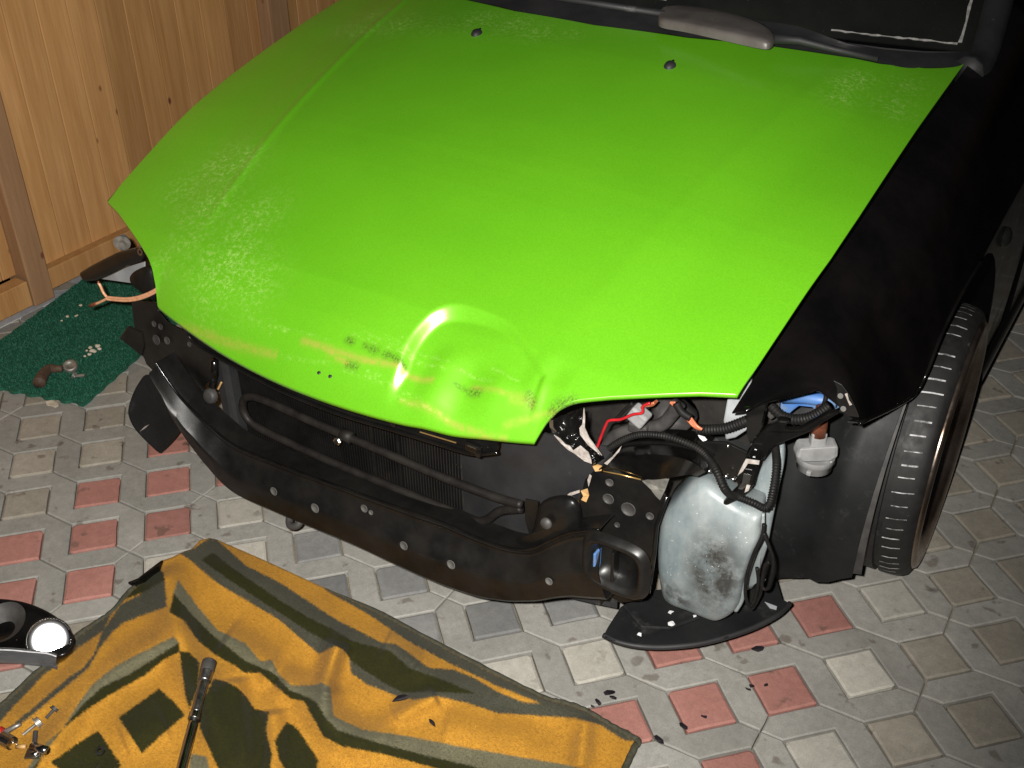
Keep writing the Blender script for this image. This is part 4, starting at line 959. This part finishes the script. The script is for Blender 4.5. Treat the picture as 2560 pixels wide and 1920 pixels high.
# bare two-core cable hanging out
for d in (-.0026, .0026):
    obj('speaker_wire', *g_tube(catmull([at(q, Y=.07) + Vector((0, 0, d)) for q in pd((1100, 335), (1040, 370), (960, 400), (880, 412), (800, 408), (738, 402))], 6), .0030, 8), M['speaker_wire'], car, smooth=True)
obj('speaker_wire', *g_tube(catmull([at(q, Y=.07) for q in pd((745, 402), (715, 365), (695, 320), (680, 295))], 5), .0030, 8), M['speaker_wire'], car, smooth=True)
obj('speaker_wire', *g_tube(catmull([at(q, Y=.07) for q in pd((745, 402), (700, 425), (665, 440))], 5), .0030, 8), M['speaker_wire'], car, smooth=True)
obj('bare_wire_end', *g_tube([at(q, Y=.07) for q in pd((665, 440), (625, 455))], .004, 8), M['copper'], car, smooth=True)
obj('bare_wire_end', *g_tube([at(q, Y=.07) for q in pd((684, 300), (678, 285))], .0026, 8), M['copper'], car, smooth=True)

# ------------------------------------------------------------------ fence
def wood(name, c1, c2, knot, grain=(18, 18, 1.1)):
    m, nt, b = base_mat(name); co = coords(nt)
    oi = N(nt, 'ShaderNodeObjectInfo'); va = N(nt, 'ShaderNodeVectorMath', operation='MULTIPLY_ADD'); nt.links.new(oi.outputs['Random'], va.inputs[0]); va.inputs[1].default_value = (37, 23, 11); nt.links.new(co, va.inputs[2]); v = va.outputs[0]
    g = noise(nt, 2.2, 6, .6, v, grain); g2 = noise(nt, 9, 8, .7, v, (22, 22, .8))
    col = ramp(nt, g, [(.3, c1), (.7, c2)]); col = mix(nt, .35, col, ramp(nt, g2, [(.3, .6), (.7, 1.3)]), 'MULTIPLY')
    vo = N(nt, 'ShaderNodeTexVoronoi'); vo.inputs['Scale'].default_value = 9; mp = N(nt, 'ShaderNodeMapping'); mp.inputs['Scale'].default_value = (1, 1.5, .8); nt.links.new(v, mp.inputs[0]); nt.links.new(mp.outputs[0], vo.inputs['Vector'])
    col = mix(nt, ramp(nt, vo.outputs['Distance'], [(.045, 1.0), (.10, 0.0)]), col, knot)
    hs = N(nt, 'ShaderNodeHueSaturation'); mr = N(nt, 'ShaderNodeMapRange'); mr.inputs[3].default_value = .82; mr.inputs[4].default_value = 1.15
    nt.links.new(oi.outputs['Random'], mr.inputs[0]); nt.links.new(mr.outputs[0], hs.inputs['Value']); nt.links.new(col, hs.inputs['Color'])
    nt.links.new(hs.outputs[0], b.inputs['Base Color']); b.inputs['Roughness'].default_value = .5; b.inputs['Specular IOR Level'].default_value = .35
    bump(nt, b, g2, .12, .001); return m
M['pine'] = wood('pine', (.38, .190, .066), (.50, .275, .110), (.13, .045, .022))
M['pine_post'] = wood('pine_post', (.25, .140, .070), (.33, .19, .10), (.15, .06, .03))
M['concrete_kerb'] = concrete('concrete_kerb', (.30, .31, .34), (.42, .41, .41), stain=.2)
kerb = obj('kerb', *g_box((-1.63, 1.5, -.004), .20, 7, .012), M['concrete_kerb'], None); tag(kerb, 'pale concrete strip under the fence', 'kerb', kind='structure')
fence = empty('wooden_fence', (-1.60, 1.0, .008)); tag(fence, 'orange pine board fence with square posts left of the car', 'fence')
rf = random.Random(11); FX = -1.575
def boards(y0, y1, z0, z1, w=.094):
    y = y0
    while y < y1 - .01:
        ww = min(w + rf.uniform(-.004, .004), y1 - y)
        o = obj('plank', *g_box((FX - .011 + rf.uniform(-.0008, .0008), y + ww/2, (z0 + z1)/2), .022, ww - .0012, z1 - z0), M['pine'], fence, bevel=.0022); y += ww
boards(.438, 1.428, .086, 1.45); boards(-.9, .368, .10, 1.45); boards(1.52, 2.52, .086, 1.45)
for y0, y1 in ((.438, 1.428), (1.52, 2.52)):
    obj('bottom_rail', *g_box((FX + .006, (y0+y1)/2, .060), .056, y1 - y0, .062), M['pine'], fence, bevel=.003)
    obj('top_rail', *g_box((FX + .006, (y0+y1)/2, 1.48), .056, y1 - y0, .06), M['pine'], fence, bevel=.003)
obj('bottom_rail', *g_box((FX + .030, -.27, .060), .05, 1.26, .075), M['pine'], fence, bevel=.003)
for y in (.403, 1.474, 2.57): obj('post', *g_box((FX + .002, y, .76), .090, .068 if y < 1 else .09, 1.50), M['pine_post'], fence, bevel=.004)

# ------------------------------------------------------------------ door mat
M['turf'] = mat('turf_green', (.004, .065, .038), (.008, .110, .062), 120, .6, bst=.5, bsc=900, bdist=.003, dust=((.02, .09, .055), 90, .66))
M['crumb'] = mat('crumb', (.55, .50, .40), (.38, .33, .25), 90, .8)
M['rust_brown'] = mat('rust_brown', (.050, .028, .018), (.10, .06, .035), 60, .7, bst=.4)
me1 = Vector((-.26, .966, 0)); me2 = Vector((-.966, -.26, 0)); mo = Vector((-1.017, .114, .002))
def mp_(a, b_, z=0): return mo + me1 * a + me2 * b_ + Vector((0, 0, z))
ed = []
for k in range(33): ed.append(mp_((-.006 if k % 4 < 2 else .002), .40 * k / 32))
for k in range(1, 47): ed.append(mp_(.58 * k / 46, .40 + (.003 if k % 4 < 2 else 0)))
for k in range(1, 33): ed.append(mp_(.58, .40 * (1 - k / 32)))
for k in range(1, 46): ed.append(mp_(.58 * (1 - k / 46), (-.003 if k % 4 < 2 else 0)))
mat_o = empty('door_mat', mp_(.29, .2)); tag(mat_o, 'dark green artificial turf mat on the paving by the fence', 'mat')
obj('backing', *g_poly([p + Vector((0, 0, .008)) for p in ed], .008, Vector((0, 0, 1))), M['turf'], mat_o)
bl = []; rb = random.Random(8)
for k in range(26000):
    a, c = rb.uniform(0, .58), rb.uniform(0, .40); p = mp_(a, c, .008); t = rb.uniform(0, 6.283); w = .0013
    d = Vector((math.cos(t), math.sin(t), 0)); q = Vector((rb.uniform(-.004, .004), rb.uniform(-.004, .004), rb.uniform(.003, .0065)))
    bl.append(([p - d*w, p + d*w, p + q], [(0, 1, 2)]))
o = obj('turf_blades', *merge(bl), M['turf'], mat_o); tag(o, kind='stuff')
def lump(name, c, r, mat, seed, parent=None, n=9, flat=.6):
    rr = random.Random(seed); V = []; F = []
    for i in range(5):
        ph = -math.pi/2 + math.pi * i / 4
        for k in range(n):
            a = 2*math.pi*k/n; s = r * rr.uniform(.75, 1.2)
            V.append(Vector(c) + Vector((math.cos(a)*math.cos(ph)*s, math.sin(a)*math.cos(ph)*s, (math.sin(ph) + 1)*s*flat)))
    for i in range(4):
        for k in range(n): F.append((i*n+k, i*n+(k+1) % n, (i+1)*n+(k+1) % n, (i+1)*n+k))
    return obj(name, V, F, mat, parent, smooth=True)
def pdm(*L): return [(.36166 * x, 600 + .36166 * y) for x, y in L]
for i, q in enumerate(((600, 770), (625, 752), (640, 775), (668, 735), (690, 760), (655, 778), (588, 808), (620, 798), (676, 742))):
    o = lump('plaster_crumb', at(pdm(q)[0], Z=.018), .0042 + .0016 * (i % 3), M['crumb'], 20 + i); tag(o, 'pale crumb in the larger cluster on the green mat', 'crumb', 'crumbs clustered mid mat')
for i, q in enumerate(((525, 530), (468, 535), (428, 562), (560, 458), (535, 524))):
    o = lump('plaster_crumb', at(pdm(q)[0], Z=.018), .0036 + .0016 * (i % 2), M['crumb'], 50 + i); tag(o, 'pale crumb scattered near the fence side of the green mat', 'crumb', 'crumbs at the mat edge')
cp = at(pdm((490, 880))[0], Z=.018)
cap = empty('metal_clip', cp); tag(cap, 'dull round metal clip with two bolts lying on green mat', 'clip')
obj('disc', *g_lathe(cp, (.3, -.3, 1), [(0, .018), (.010, .018), (.012, .013), (.008, .010), (.008, .0001)], 20), M['zinc'], cap, smooth=True)
q1 = at(pdm((520, 940))[0], Z=.018); obj('bolt', *g_tube([q1, q1 + Vector((.022, .012, .003))], .004, 8), M['zinc'], cap); obj('bolt_head', *g_lathe(q1, (-.8, -.4, .4), [(0, .011), (.006, .010), (.007, .0001)], 14), M['zinc'], cap)
a = [at(q, Z=.025) for q in pdm((270, 990), (300, 930), (340, 890), (380, 890), (430, 890))]
o = obj('rubber_grommet', *g_tube(catmull(a, 5), lambda t: .016 - .008 * t, 12), M['rust_brown'], None, smooth=True); tag(o, 'dark brown rubber piece lying on green mat beside the clip', 'rubber piece')
a = at((132, 1012), Z=.0); o = obj('shell_fragment', *g_poly(ragged([a + Vector((math.cos(t)*.022, math.sin(t)*.010, .004)) for t in [.7*i for i in range(9)]], .002), .004, Vector((0, 0, 1))), M['crumb'], None, bevel=.001); tag(o, 'pale flat fragment at the front edge of the green mat', 'fragment')

# ------------------------------------------------------------------ blanket
def r3p(*L): return [(.36166 * x, 1320 + .36166 * y) for x, y in L]
def r4p(*L): return [(700 + .36166 * x, 1320 + .36166 * y) for x, y in L]
EDGE_R = [(500, 1350), (525, 1345), (543, 1349), (660, 1400), (808, 1468), (924, 1522), (989, 1555), (1109, 1620), (1243, 1689), (1362, 1747), (1409, 1759), (1460, 1776), (1527, 1815), (1581, 1844), (1595, 1855), (1584, 1873), (1563, 1920), (1540, 1990), (1500, 2080)]
EDGE_L = [(480, 1372), (462, 1378), (448, 1384), (430, 1393), (404, 1402), (394, 1418), (360, 1448), (325, 1479), (282, 1530), (235, 1562), (188, 1595), (145, 1638), (90, 1685), (36, 1736), (0, 1768), (-90, 1830), (-200, 1900)]
OUT = EDGE_R + [(1100, 2140), (600, 2130), (100, 2090)] + EDGE_L[::-1]
E1 = r4p((330, 440), (600, 590), (900, 790), (1200, 950), (1500, 1090), (1800, 1210))
E2 = [(542, 1353), (615, 1414), (700, 1456), (772, 1504), (845, 1551), (903, 1580), (953, 1606), (989, 1609), (1015, 1627), (1072, 1669), (1134, 1674), (1188, 1696), (1243, 1729), (1315, 1758), (1362, 1763)]
E3 = [(532, 1381), (579, 1418), (700, 1501), (772, 1544), (845, 1580), (881, 1602), (975, 1627), (1025, 1671), (1098, 1696), (1185, 1732)]
E4 = [(503, 1400), (579, 1454), (700, 1533), (772, 1580), (827, 1609), (860, 1625), (881, 1656), (953, 1703), (1007, 1732), (1062, 1729), (1185, 1734)]
E5 = [(470, 1396), (542, 1457), (615, 1500), (700, 1551), (754, 1598), (798, 1635), (845, 1612), (872, 1640), (877, 1682), (917, 1711), (982, 1736), (1036, 1750), (1091, 1740), (1170, 1758), (1243, 1783), (1351, 1790), (1423, 1783), (1456, 1797), (1480, 1815), (1530, 1840), (1580, 1862)]
E6 = [(445, 1450), (488, 1508), (542, 1573), (615, 1609), (651, 1653), (680, 1650), (700, 1689), (729, 1714), (772, 1714), (805, 1707), (827, 1718), (834, 1790), (903, 1823), (1025, 1841), (1170, 1870), (1315, 1895), (1423, 1913), (1470, 1925), (1540, 1960)]
E7 = [(434, 1483), (481, 1537), (532, 1588), (615, 1653), (651, 1668), (687, 1685), (723, 1725), (754, 1736), (790, 1754), (816, 1797), (845, 1826), (953, 1859), (1062, 1888), (1170, 1913), (1350, 1955), (1520, 2010)]
E8 = [(423, 1530), (459, 1551), (495, 1602), (535, 1635), (586, 1664), (611, 1682), (651, 1682), (687, 1714), (727, 1747), (760, 1752), (772, 1776), (808, 1841), (856, 1866), (953, 1884), (1062, 1913), (1250, 1965), (1480, 2040)]
F1 = [(257, 1577), (188, 1627), (108, 1689), (36, 1765), (0, 1805), (-100, 1890)]
F2 = r3p((712, 705), (650, 870), (580, 960), (480, 1030), (300, 1180), (100, 1350)) + [(-60, 1880)]
F3 = [(416, 1517), (311, 1555), (282, 1580), (250, 1620), (221, 1671), (181, 1703), (108, 1765), (36, 1823), (-50, 1900)]
F4 = [(434, 1591), (362, 1627), (289, 1664), (231, 1711), (199, 1754), (156, 1823), (119, 1855), (60, 1930)]
F5 = [(448, 1606), (398, 1638), (325, 1685), (253, 1718), (203, 1765), (150, 1832), (100, 1895), (60, 1960)]
F6 = [(448, 1631), (409, 1649), (362, 1689), (289, 1729), (231, 1765), (188, 1797), (145, 1834), (94, 1913), (70, 1980)]
ORG, GRY, DRK, LGT = (.42, .208, .026), (.058, .057, .040), (.022, .022, .005), (.125, .118, .072)
POLY = [(GRY, EDGE_R[4:13] + E1[::-1]), (GRY, EDGE_R[9:15] + [(1560, 1850), (1500, 1812), (1440, 1795), (1351, 1790), (1243, 1783), (1300, 1755), (1351, 1758)]),
        (GRY, E2 + [(1362, 1763), (1423, 1783)] + E5[16::-1]), (GRY, [(543, 1349), (525, 1345), (480, 1372), (448, 1384), (470, 1396), (542, 1457), (615, 1414)]), (DRK, E3 + E4[::-1]),
        (LGT, E6 + E7[::-1]), (DRK, E7 + E8[::-1]),
        (DRK, [(394, 1418), (360, 1448), (325, 1479), (310, 1500), (360, 1480), (412, 1450), (408, 1430)]), (GRY, [(412, 1450), (360, 1480), (300, 1512), (257, 1577), (311, 1555), (416, 1517)]),
        (GRY, EDGE_L[8:] + F1[::-1]), (GRY, F2 + F3[::-1]), (LGT, F4 + F5[::-1]), (DRK, F5 + F6[::-1]),
        (DRK, r3p((1240, 850), (1310, 860), (1380, 930), (1370, 1100), (1310, 1250), (1280, 1150))), (DRK, r3p((1100, 1110), (1190, 1190), (1280, 1290), (1130, 1420), (980, 1560), (900, 1430), (820, 1310), (960, 1210))),
        (DRK, r3p((680, 1400), (760, 1520), (840, 1640), (700, 1800), (560, 1800), (460, 1700), (350, 1620), (520, 1500))),
        (DRK, r3p((1480, 1040), (1560, 1060), (1640, 1100), (1700, 1160), (1760, 1250), (1860, 1270), (1840, 1400), (1880, 1560), (1860, 1750), (1560, 1760), (1480, 1600), (1380, 1380), (1390, 1200))),
        (DRK, r3p((1980, 1340), (2050, 1380), (2100, 1450), (2200, 1600), (2180, 1720), (2000, 1720), (1930, 1600), (1900, 1470))), (LGT, r3p((1320, 1560), (1430, 1580), (1460, 1720), (1300, 1720))), (DRK, [(-80, 1990), (20, 1960), (60, 2040), (-20, 2080)])]
POLY = [(c, P, min(p[0] for p in P)-8, max(p[0] for p in P)+8, min(p[1] for p in P)-8, max(p[1] for p in P)+8) for c, P in POLY]
RID = [([(400, 1412), (425, 1470), (440, 1560), (470, 1650), (520, 1740), (560, 1900)], .034, 46), ([(480, 1385), (600, 1440), (720, 1510), (850, 1590), (980, 1640), (1100, 1700), (1200, 1740)], .016, 55),
       ([(848, 1600), (830, 1650), (815, 1700), (812, 1750)], .036, 26), ([(815, 1720), (832, 1790), (900, 1830), (1000, 1845)], .018, 34), ([(960, 1600), (1000, 1620), (1050, 1668)], .018, 34), ([(1095, 1738), (1040, 1765), (980, 1800)], .020, 26),
       ([(1462, 1790), (1458, 1850), (1450, 1930)], .020, 26), ([(1240, 1700), (1360, 1760), (1460, 1790)], .014, 45), ([(436, 1590), (362, 1632), (289, 1672), (215, 1735), (150, 1830), (90, 1910)], .030, 40), ([(268, 1575), (230, 1640), (181, 1700), (100, 1765), (20, 1830)], .014, 30),
       ([(690, 1690), (760, 1735), (800, 1800), (850, 1850), (950, 1880)], .024, 38), ([(585, 1690), (600, 1780), (615, 1920)], .020, 30), ([(680, 1770), (690, 1850), (680, 1950)], .020, 30), ([(560, 1585), (620, 1630), (700, 1680)], .022, 40), ([(1100, 1810), (1200, 1840), (1350, 1850)], .012, 50), ([(300, 1850), (420, 1800)], .012, 50)]
RIDB = [(P, A, w, min(p[0] for p in P)-3*w, max(p[0] for p in P)+3*w, min(p[1] for p in P)-3*w, max(p[1] for p in P)+3*w) for P, A, w in RID]
def bl_h(x, y):
    h = .010 + .004 * math.sin(x * .021 + y * .013) * math.sin(y * .017 - x * .006 + 1)
    for P, A, w, bx0, bx1, by0, by1 in RIDB:
        if not (bx0 < x < bx1 and by0 < y < by1): continue
        d, t = segd((x, y), P)
        if d < 3 * w: h += 1.25 * A * math.exp(-(d / w) ** 2) * (.35 + .65 * sstep(0, .12, t) * sstep(0, .15, 1 - t) if True else 1)
    return h
rbk = random.Random(9)
def bl_col(x, y):
    c = ORG
    for cc, P, x0, x1, y0, y1 in POLY:
        if x0 < x < x1 and y0 < y < y1 and inside((x, y), P): c = cc
    return c
def soft_col(x, y):
    c = [bl_col(x, y)] + [bl_col(x + rbk.gauss(0, 1.7), y + rbk.gauss(0, 1.7)) for _ in range(3)]
    return tuple(sum(v[i] for v in c) / 4 for i in range(3))
blk = empty('blanket', (.2, -.35, 0)); tag(blk, 'orange and olive plush blanket with stripes and squares, rumpled on the paving', 'blanket')
STP = 3; idx = {}; V = []; CL = []; F = []
x0, x1, y0, y1 = -210, 1610, 1336, 2150
nx, ny = (x1 - x0) // STP, (y1 - y0) // STP
OUTC = OUT + OUT[:1]
ins = [[inside((x0 + i*STP, y0 + j*STP), OUT) for i in range(nx + 1)] for j in range(ny + 1)]
def near(q):
    best = 1e9; r = q
    for a, b_ in zip(OUTC[:-1], OUTC[1:]):
        dx, dy = b_[0]-a[0], b_[1]-a[1]; t = max(0, min(1, ((q[0]-a[0])*dx + (q[1]-a[1])*dy) / (dx*dx+dy*dy+1e-9)))
        p = (a[0]+dx*t, a[1]+dy*t); d = math.hypot(q[0]-p[0], q[1]-p[1])
        if d < best: best = d; r = p
    return r
def bv(i, j):
    if (i, j) in idx: return idx[(i, j)]
    q = (x0 + i*STP, y0 + j*STP); bd = not ins[j][i]
    if bd: q = near(q)
    jx, jy = rbk.gauss(0, 1.6), rbk.gauss(0, 1.6)
    V.append(at(q, Z=(.003 if bd else bl_h(*q)))); CL.append(soft_col(*q)); idx[(i, j)] = len(V) - 1; return len(V) - 1
for j in range(ny):
    for i in range(nx):
        if ins[j][i] or ins[j][i+1] or ins[j+1][i] or ins[j+1][i+1]: F.append((bv(i, j), bv(i, j+1), bv(i+1, j+1), bv(i+1, j)))
m, nt, b = base_mat('plush'); at_ = N(nt, 'ShaderNodeAttribute', attribute_name='dye'); co = coords(nt)
col = mix(nt, .45, at_.outputs['Color'], ramp(nt, noise(nt, 160, 6, .7, co, (1, 1.6, 1)), [(.3, .55), (.7, 1.4)]), 'MULTIPLY'); col = mix(nt, .35, col, ramp(nt, noise(nt, 14, 4, .6, co), [(.3, .7), (.7, 1.25)]), 'MULTIPLY')
nt.links.new(col, b.inputs['Base Color']); b.inputs['Roughness'].default_value = .9; b.inputs['Specular IOR Level'].default_value = .1; b.inputs['Sheen Weight'].default_value = .04; b.inputs['Sheen Roughness'].default_value = .4
bump(nt, b, noise(nt, 420, 6, .7, co), .5, .003); M['plush'] = m
cloth = obj('cloth', V, F, M['plush'], blk, smooth=True)
ca = cloth.data.color_attributes.new('dye', 'FLOAT_COLOR', 'POINT')
for k, c in enumerate(CL): ca.data[k].color = (*c, 1)
M['hem'] = mat('hem', (.045, .044, .030), (.075, .072, .050), 120, .9, bst=.6, bsc=500, bdist=.003, spec=.1)
for nm, E_ in (('hem', EDGE_R[4:]), ('hem', EDGE_L[6:])):
    hp_ = catmull([at(q, Z=.006) for q in E_], 6)
    obj(nm, *g_tube([p + Vector((rbk.uniform(-.0008, .0008), rbk.uniform(-.0008, .0008), rbk.uniform(-.001, .001))) for p in hp_], lambda t: .0062 * sstep(-.01, .10, t), 8), M['hem'], blk, smooth=True)
fib = []; FC = []
for k in range(170000):
    f = F[rbk.randrange(len(F))]; u, v = rbk.random(), rbk.random()
    p = V[f[0]].lerp(V[f[1]], u).lerp(V[f[3]].lerp(V[f[2]], u), v); c = CL[f[rbk.randrange(4)]]
    t = rbk.gauss(-1.2, .7); d = Vector((math.cos(t), math.sin(t), 0)); w = Vector((-d.y, d.x, 0)) * .00035; L = rbk.uniform(.0026, .0058)
    fib.append(([p - w, p + w, p + d * L * .8 + Vector((0, 0, L * rbk.uniform(.35, .8)))], [(0, 1, 2)])); s = rbk.uniform(.75, 1.3); FC += [(c[0]*s, c[1]*s, c[2]*s, 1)] * 3
V2, F2_ = merge(fib); pile = obj('pile', V2, F2_, M['plush'], blk); tag(pile, kind='stuff')
ca = pile.data.color_attributes.new('dye', 'FLOAT_COLOR', 'POINT')
for k, c in enumerate(FC): ca.data[k].color = c

# ------------------------------------------------------------------ headlamp unit on the ground
M['lens'] = mat('clear_lens', (.55, .55, .56), (.45, .45, .46), 20, .08)
lb = M['lens'].node_tree.nodes['Principled BSDF']; lb.inputs['Transmission Weight'].default_value = .9; lb.inputs['IOR'].default_value = 1.45
M['reflector'] = mat('reflector', (.95, .95, .96), None, 20, .16, metal=1.0)
M['amber'] = mat('amber', (.8, .35, .02), None, 20, .25)
hl = empty('headlamp_unit', at((30, 1620), Z=0)); tag(hl, 'removed headlamp lying on the paving beside the blanket', 'headlamp')
hp = r3p((-500, 620), (-300, 530), (-100, 490), (60, 492), (200, 520), (340, 580), (450, 660), (510, 740), (515, 800), (480, 850), (390, 885), (250, 880), (100, 872), (-100, 870), (-300, 880), (-480, 800))
T = catmull([at(q, Z=.045) for q in hp], 3, True); c0 = sum(T, Vector()) / len(T)
dn = Vector((0, 0, -1))
rows = [[c0.lerp(p, s) + dn * h for p in T + T[:1]] for s, h in ((.70, .044), (.86, .030), (.985, .010), (1.0, .003), (.99, 0), (.955, .001), (.94, .006), (.93, .016), (.90, .020), (.01, .022))]
obj('housing', *g_grid(rows), M['black_gloss'], hl, smooth=True)
rc_ = at(r3p((338, 770))[0], Z=.040); nv = (CAM - rc_).normalized()
obj('reflector_bowl', *g_lathe(rc_, nv, [(-.0003, .0005), (-.0002, .013), (-.0001, .024), (.0001, .034), (.0012, .036)], 48), M['reflector'], hl, smooth=True)
obj('bowl_rim', *g_lathe(rc_, nv, [(-.012, .036), (.002, .036), (.0025, .0385), (-.012, .040)], 48), M['black_gloss'], hl, smooth=True)
r2c = at(r3p((20, 650))[0], Z=.040)
obj('reflector_bowl', *g_lathe(r2c, Vector((.1, -.3, 1)), [(-.020, .012), (-.010, .030), (0, .042)], 40), M['hose'], hl, smooth=True)
obj('bulb', *g_tube([r2c + Vector((-.03, -.015, -.012)), r2c + Vector((-.022, -.017, .010))], .010, 14), M['amber'], hl, smooth=True)
ring = catmull([at(q, Z=.050) for q in r3p((-300, 870), (-100, 832), (60, 828), (200, 840), (330, 852), (395, 872))], 4)
obj('lens_edge', *g_grid([ring, [p + Vector((.008, -.010, -.002)) for p in ring], [p + Vector((.010, -.014, -.020)) for p in ring]]), M['lens'], hl, smooth=True, solid=.002)
obj('lens_rim', *g_tube([p + Vector((.004, -.005, .001)) for p in ring], .0012, 6), M['chalk'], hl, smooth=True)

# ------------------------------------------------------------------ tools and small parts on the blanket
def on_bl(q, dz=.004): return at(q, Z=bl_h(*q) + dz)
def qz(*L): return [(.21704 * x, 1560 + .21704 * y) for x, y in L]
t0 = at((523, 1655), Z=.062); t1 = at((452, 1925), Z=.046); ta = (t1 - t0)
tool = empty('socket_extension', t0); tag(tool, 'long chrome socket extension bar lying across the blanket', 'tool')
def seg(a, c, r0, r1, name, mm): return obj(name, *g_tube([t0 + ta * a, t0 + ta * (a + (c-a)*.06), t0 + ta * (c - (c-a)*.06), t0 + ta * c], lambda t: lerp(r0, r1, t), 20), mm, tool, smooth=True)
seg(0, .10, .0125, .0120, 'socket', M['hose']); seg(.10, .20, .0120, .0105, 'adapter', M['steel']); seg(.20, .50, .0100, .0082, 'upper_shaft', M['steel']); seg(.50, .56, .0105, .0105, 'collar', M['chrome']); seg(.56, 1.35, .0080, .0085, 'shaft', M['chrome'])
def bolt(name, h, tpt, rh, rs, mm, label, hexa=False):
    a, c = on_bl(h, .006), on_bl(tpt, .004); e = empty(name, a); tag(e, label, 'bolt'); d = (c - a)
    obj('head', *g_tube([a - d * .12, a + d * .10], rh, 6 if hexa else 20), mm, e); obj('washer', *g_tube([a + d * .10, a + d * .15], rh * 1.25, 20), mm, e); obj('shank', *g_tube([a + d * .15, c], rs, 10, .0016), mm, e, smooth=True)
bolt('trim_bolt', qz((630, 975))[0], qz((530, 1085))[0], .0068, .0030, M['hose'], 'small dark bolt nearest the blanket stripe')
bolt('trim_bolt', qz((445, 1130))[0], qz((265, 1275))[0], .0095, .0032, M['zinc'], 'bolt with a large round head lying on orange cloth')
s0_, s1_ = on_bl(qz((20, 1310))[0], .010), on_bl(qz((140, 1375))[0], .010)
o = obj('drive_socket', *merge([g_tube([s0_, s1_], .0115, 20, caps=False), g_tube([s0_, s0_.lerp(s1_, .8)], .0080, 6)]), M['steel'], None, smooth=False); tag(o, 'short chrome socket at the left edge of the blanket', 'socket')
h0, h1, h2 = on_bl(qz((-180, 1290))[0], .014), on_bl(qz((45, 1245))[0], .012), on_bl(qz((240, 1150))[0], .008)
sd = empty('screwdriver', h1); tag(sd, 'red handled screwdriver poking in at the left edge', 'screwdriver')
obj('handle', *g_tube([h0, h0.lerp(h1, .5), h0.lerp(h1, .9), h1], lambda t: .012 - .004 * t * t, 14), M['red_plastic'], sd, smooth=True); obj('blade', *g_tube([h1, h1.lerp(h2, .7), h2], lambda t: .0045 - .001 * t, 10), M['zinc'], sd, smooth=True)
k0, k1 = on_bl(qz((380, 1410))[0], .012), on_bl(qz((535, 1460))[0], .010)
uj = empty('universal_joint', k0); tag(uj, 'small chrome universal joint with plates beside the socket', 'tool')
obj('barrel', *g_tube([k0, k1], .0072, 16), M['chrome'], uj, smooth=True)
pl_ = on_bl(qz((390, 1490))[0], .008); obj('plate', *g_box(pl_, .026, .020, .004, Matrix.Rotation(.6, 3, 'Z')), M['steel'], uj, bevel=.001); obj('pivot', *g_lathe(pl_ + Vector((.004, 0, .002)), (0, 0, 1), [(0, .007), (.004, .0065), (.005, .0001)], 16), M['chrome'], uj, smooth=True); obj('spring_arm', *g_tube([pl_, pl_ + Vector((-.03, .028, .006))], .004, 8), M['hose'], uj)
y0_, y1_ = on_bl(qz((185, 1412))[0], .005), on_bl(qz((295, 1412))[0], .005); o = obj('brass_pin', *g_tube([y0_, y1_], .0034, 10), M['tan_chip'], None, smooth=True); tag(o, 'tiny yellow brass pin between the socket and the joint', 'pin')
n0 = on_bl(qz((1160, 1470))[0], .003); o = obj('hex_nut', *g_lathe(n0, (.1, -.2, 1), [(0, .0045), (0, .0085), (.005, .0085), (.005, .0045), (0, .0045)], 6), M['steel'], None); tag(o, 'tiny steel nut on the dark green square', 'nut')
o = obj('steel_needle', *g_tube([on_bl(qz((1150, 1605))[0], .003), on_bl(qz((1110, 1655))[0], .003)], .0016, 6), M['steel'], None); tag(o, 'thin steel pin just below the tiny nut', 'pin')
M['shard'] = mat('black_shard', (.010, .008, .010), (.022, .018, .022), 60, .3)
def shard(q, r, seed, label, grp=None, z=None, stretch=2.2, ang=0.0, mm='shard'):
    rr = random.Random(seed); c = at(q, Z=.004) if z is None else on_bl(q, .006); P = []
    for k in range(7):
        a = 2*math.pi*k/7; x, y = math.cos(a)*r*stretch*rr.uniform(.6, 1.1), math.sin(a)*r*rr.uniform(.6, 1.1)
        P.append(c + Vector((x*math.cos(ang) - y*math.sin(ang), x*math.sin(ang) + y*math.cos(ang), rr.uniform(0, .003))))
    o = obj('plastic_shard', *g_poly(P, .0015, Vector((0, 0, 1))), M[mm], None); tag(o, label, 'shard', grp); return o
shard((1003, 1746), .0085, 1, 'larger black shard lying on the blanket\'s gray edge', z=1, ang=.9); shard((1080, 1806), .0035, 2, 'sliver of black plastic on the blanket\'s wide orange stripe', z=1, ang=-.4, stretch=3)
G5 = [((340, 1140), .006, .9), ((370, 1172), .004, .2), ((262, 1207), .0045, -.4), ((225, 1236), .002, 0), ((185, 1256), .003, .5), ((1370, 835), .006, .7), ((995, 1306), .003, .2), ((850, 1368), .005, -.3), ((685, 1462), .006, -.4), ((1302, 1117), .003, .1), ((1325, 1094), .003, .3), ((1425, 1085), .0022, .9)]
for i, (q, r, a) in enumerate(G5): shard((1400 + .36166*q[0], 1320 + .36166*q[1]), r, 30 + i, 'small black plastic flake on the paving between blanket and splash tray', 'black flakes on the paving', ang=a)
P = [at(q, Z=z) for q, z in zip(r3p((885, 390), (960, 360), (1060, 290), (1130, 230), (1110, 300), (1020, 380), (940, 418)), (.012, .03, .05, .06, .03, .012, .006))]
o = obj('lamp_fragment', *g_poly(P, .006), M['black_gloss'], None, bevel=.002); tag(o, 'dark curved strip sticking out from under the blanket\'s folded corner', 'fragment')
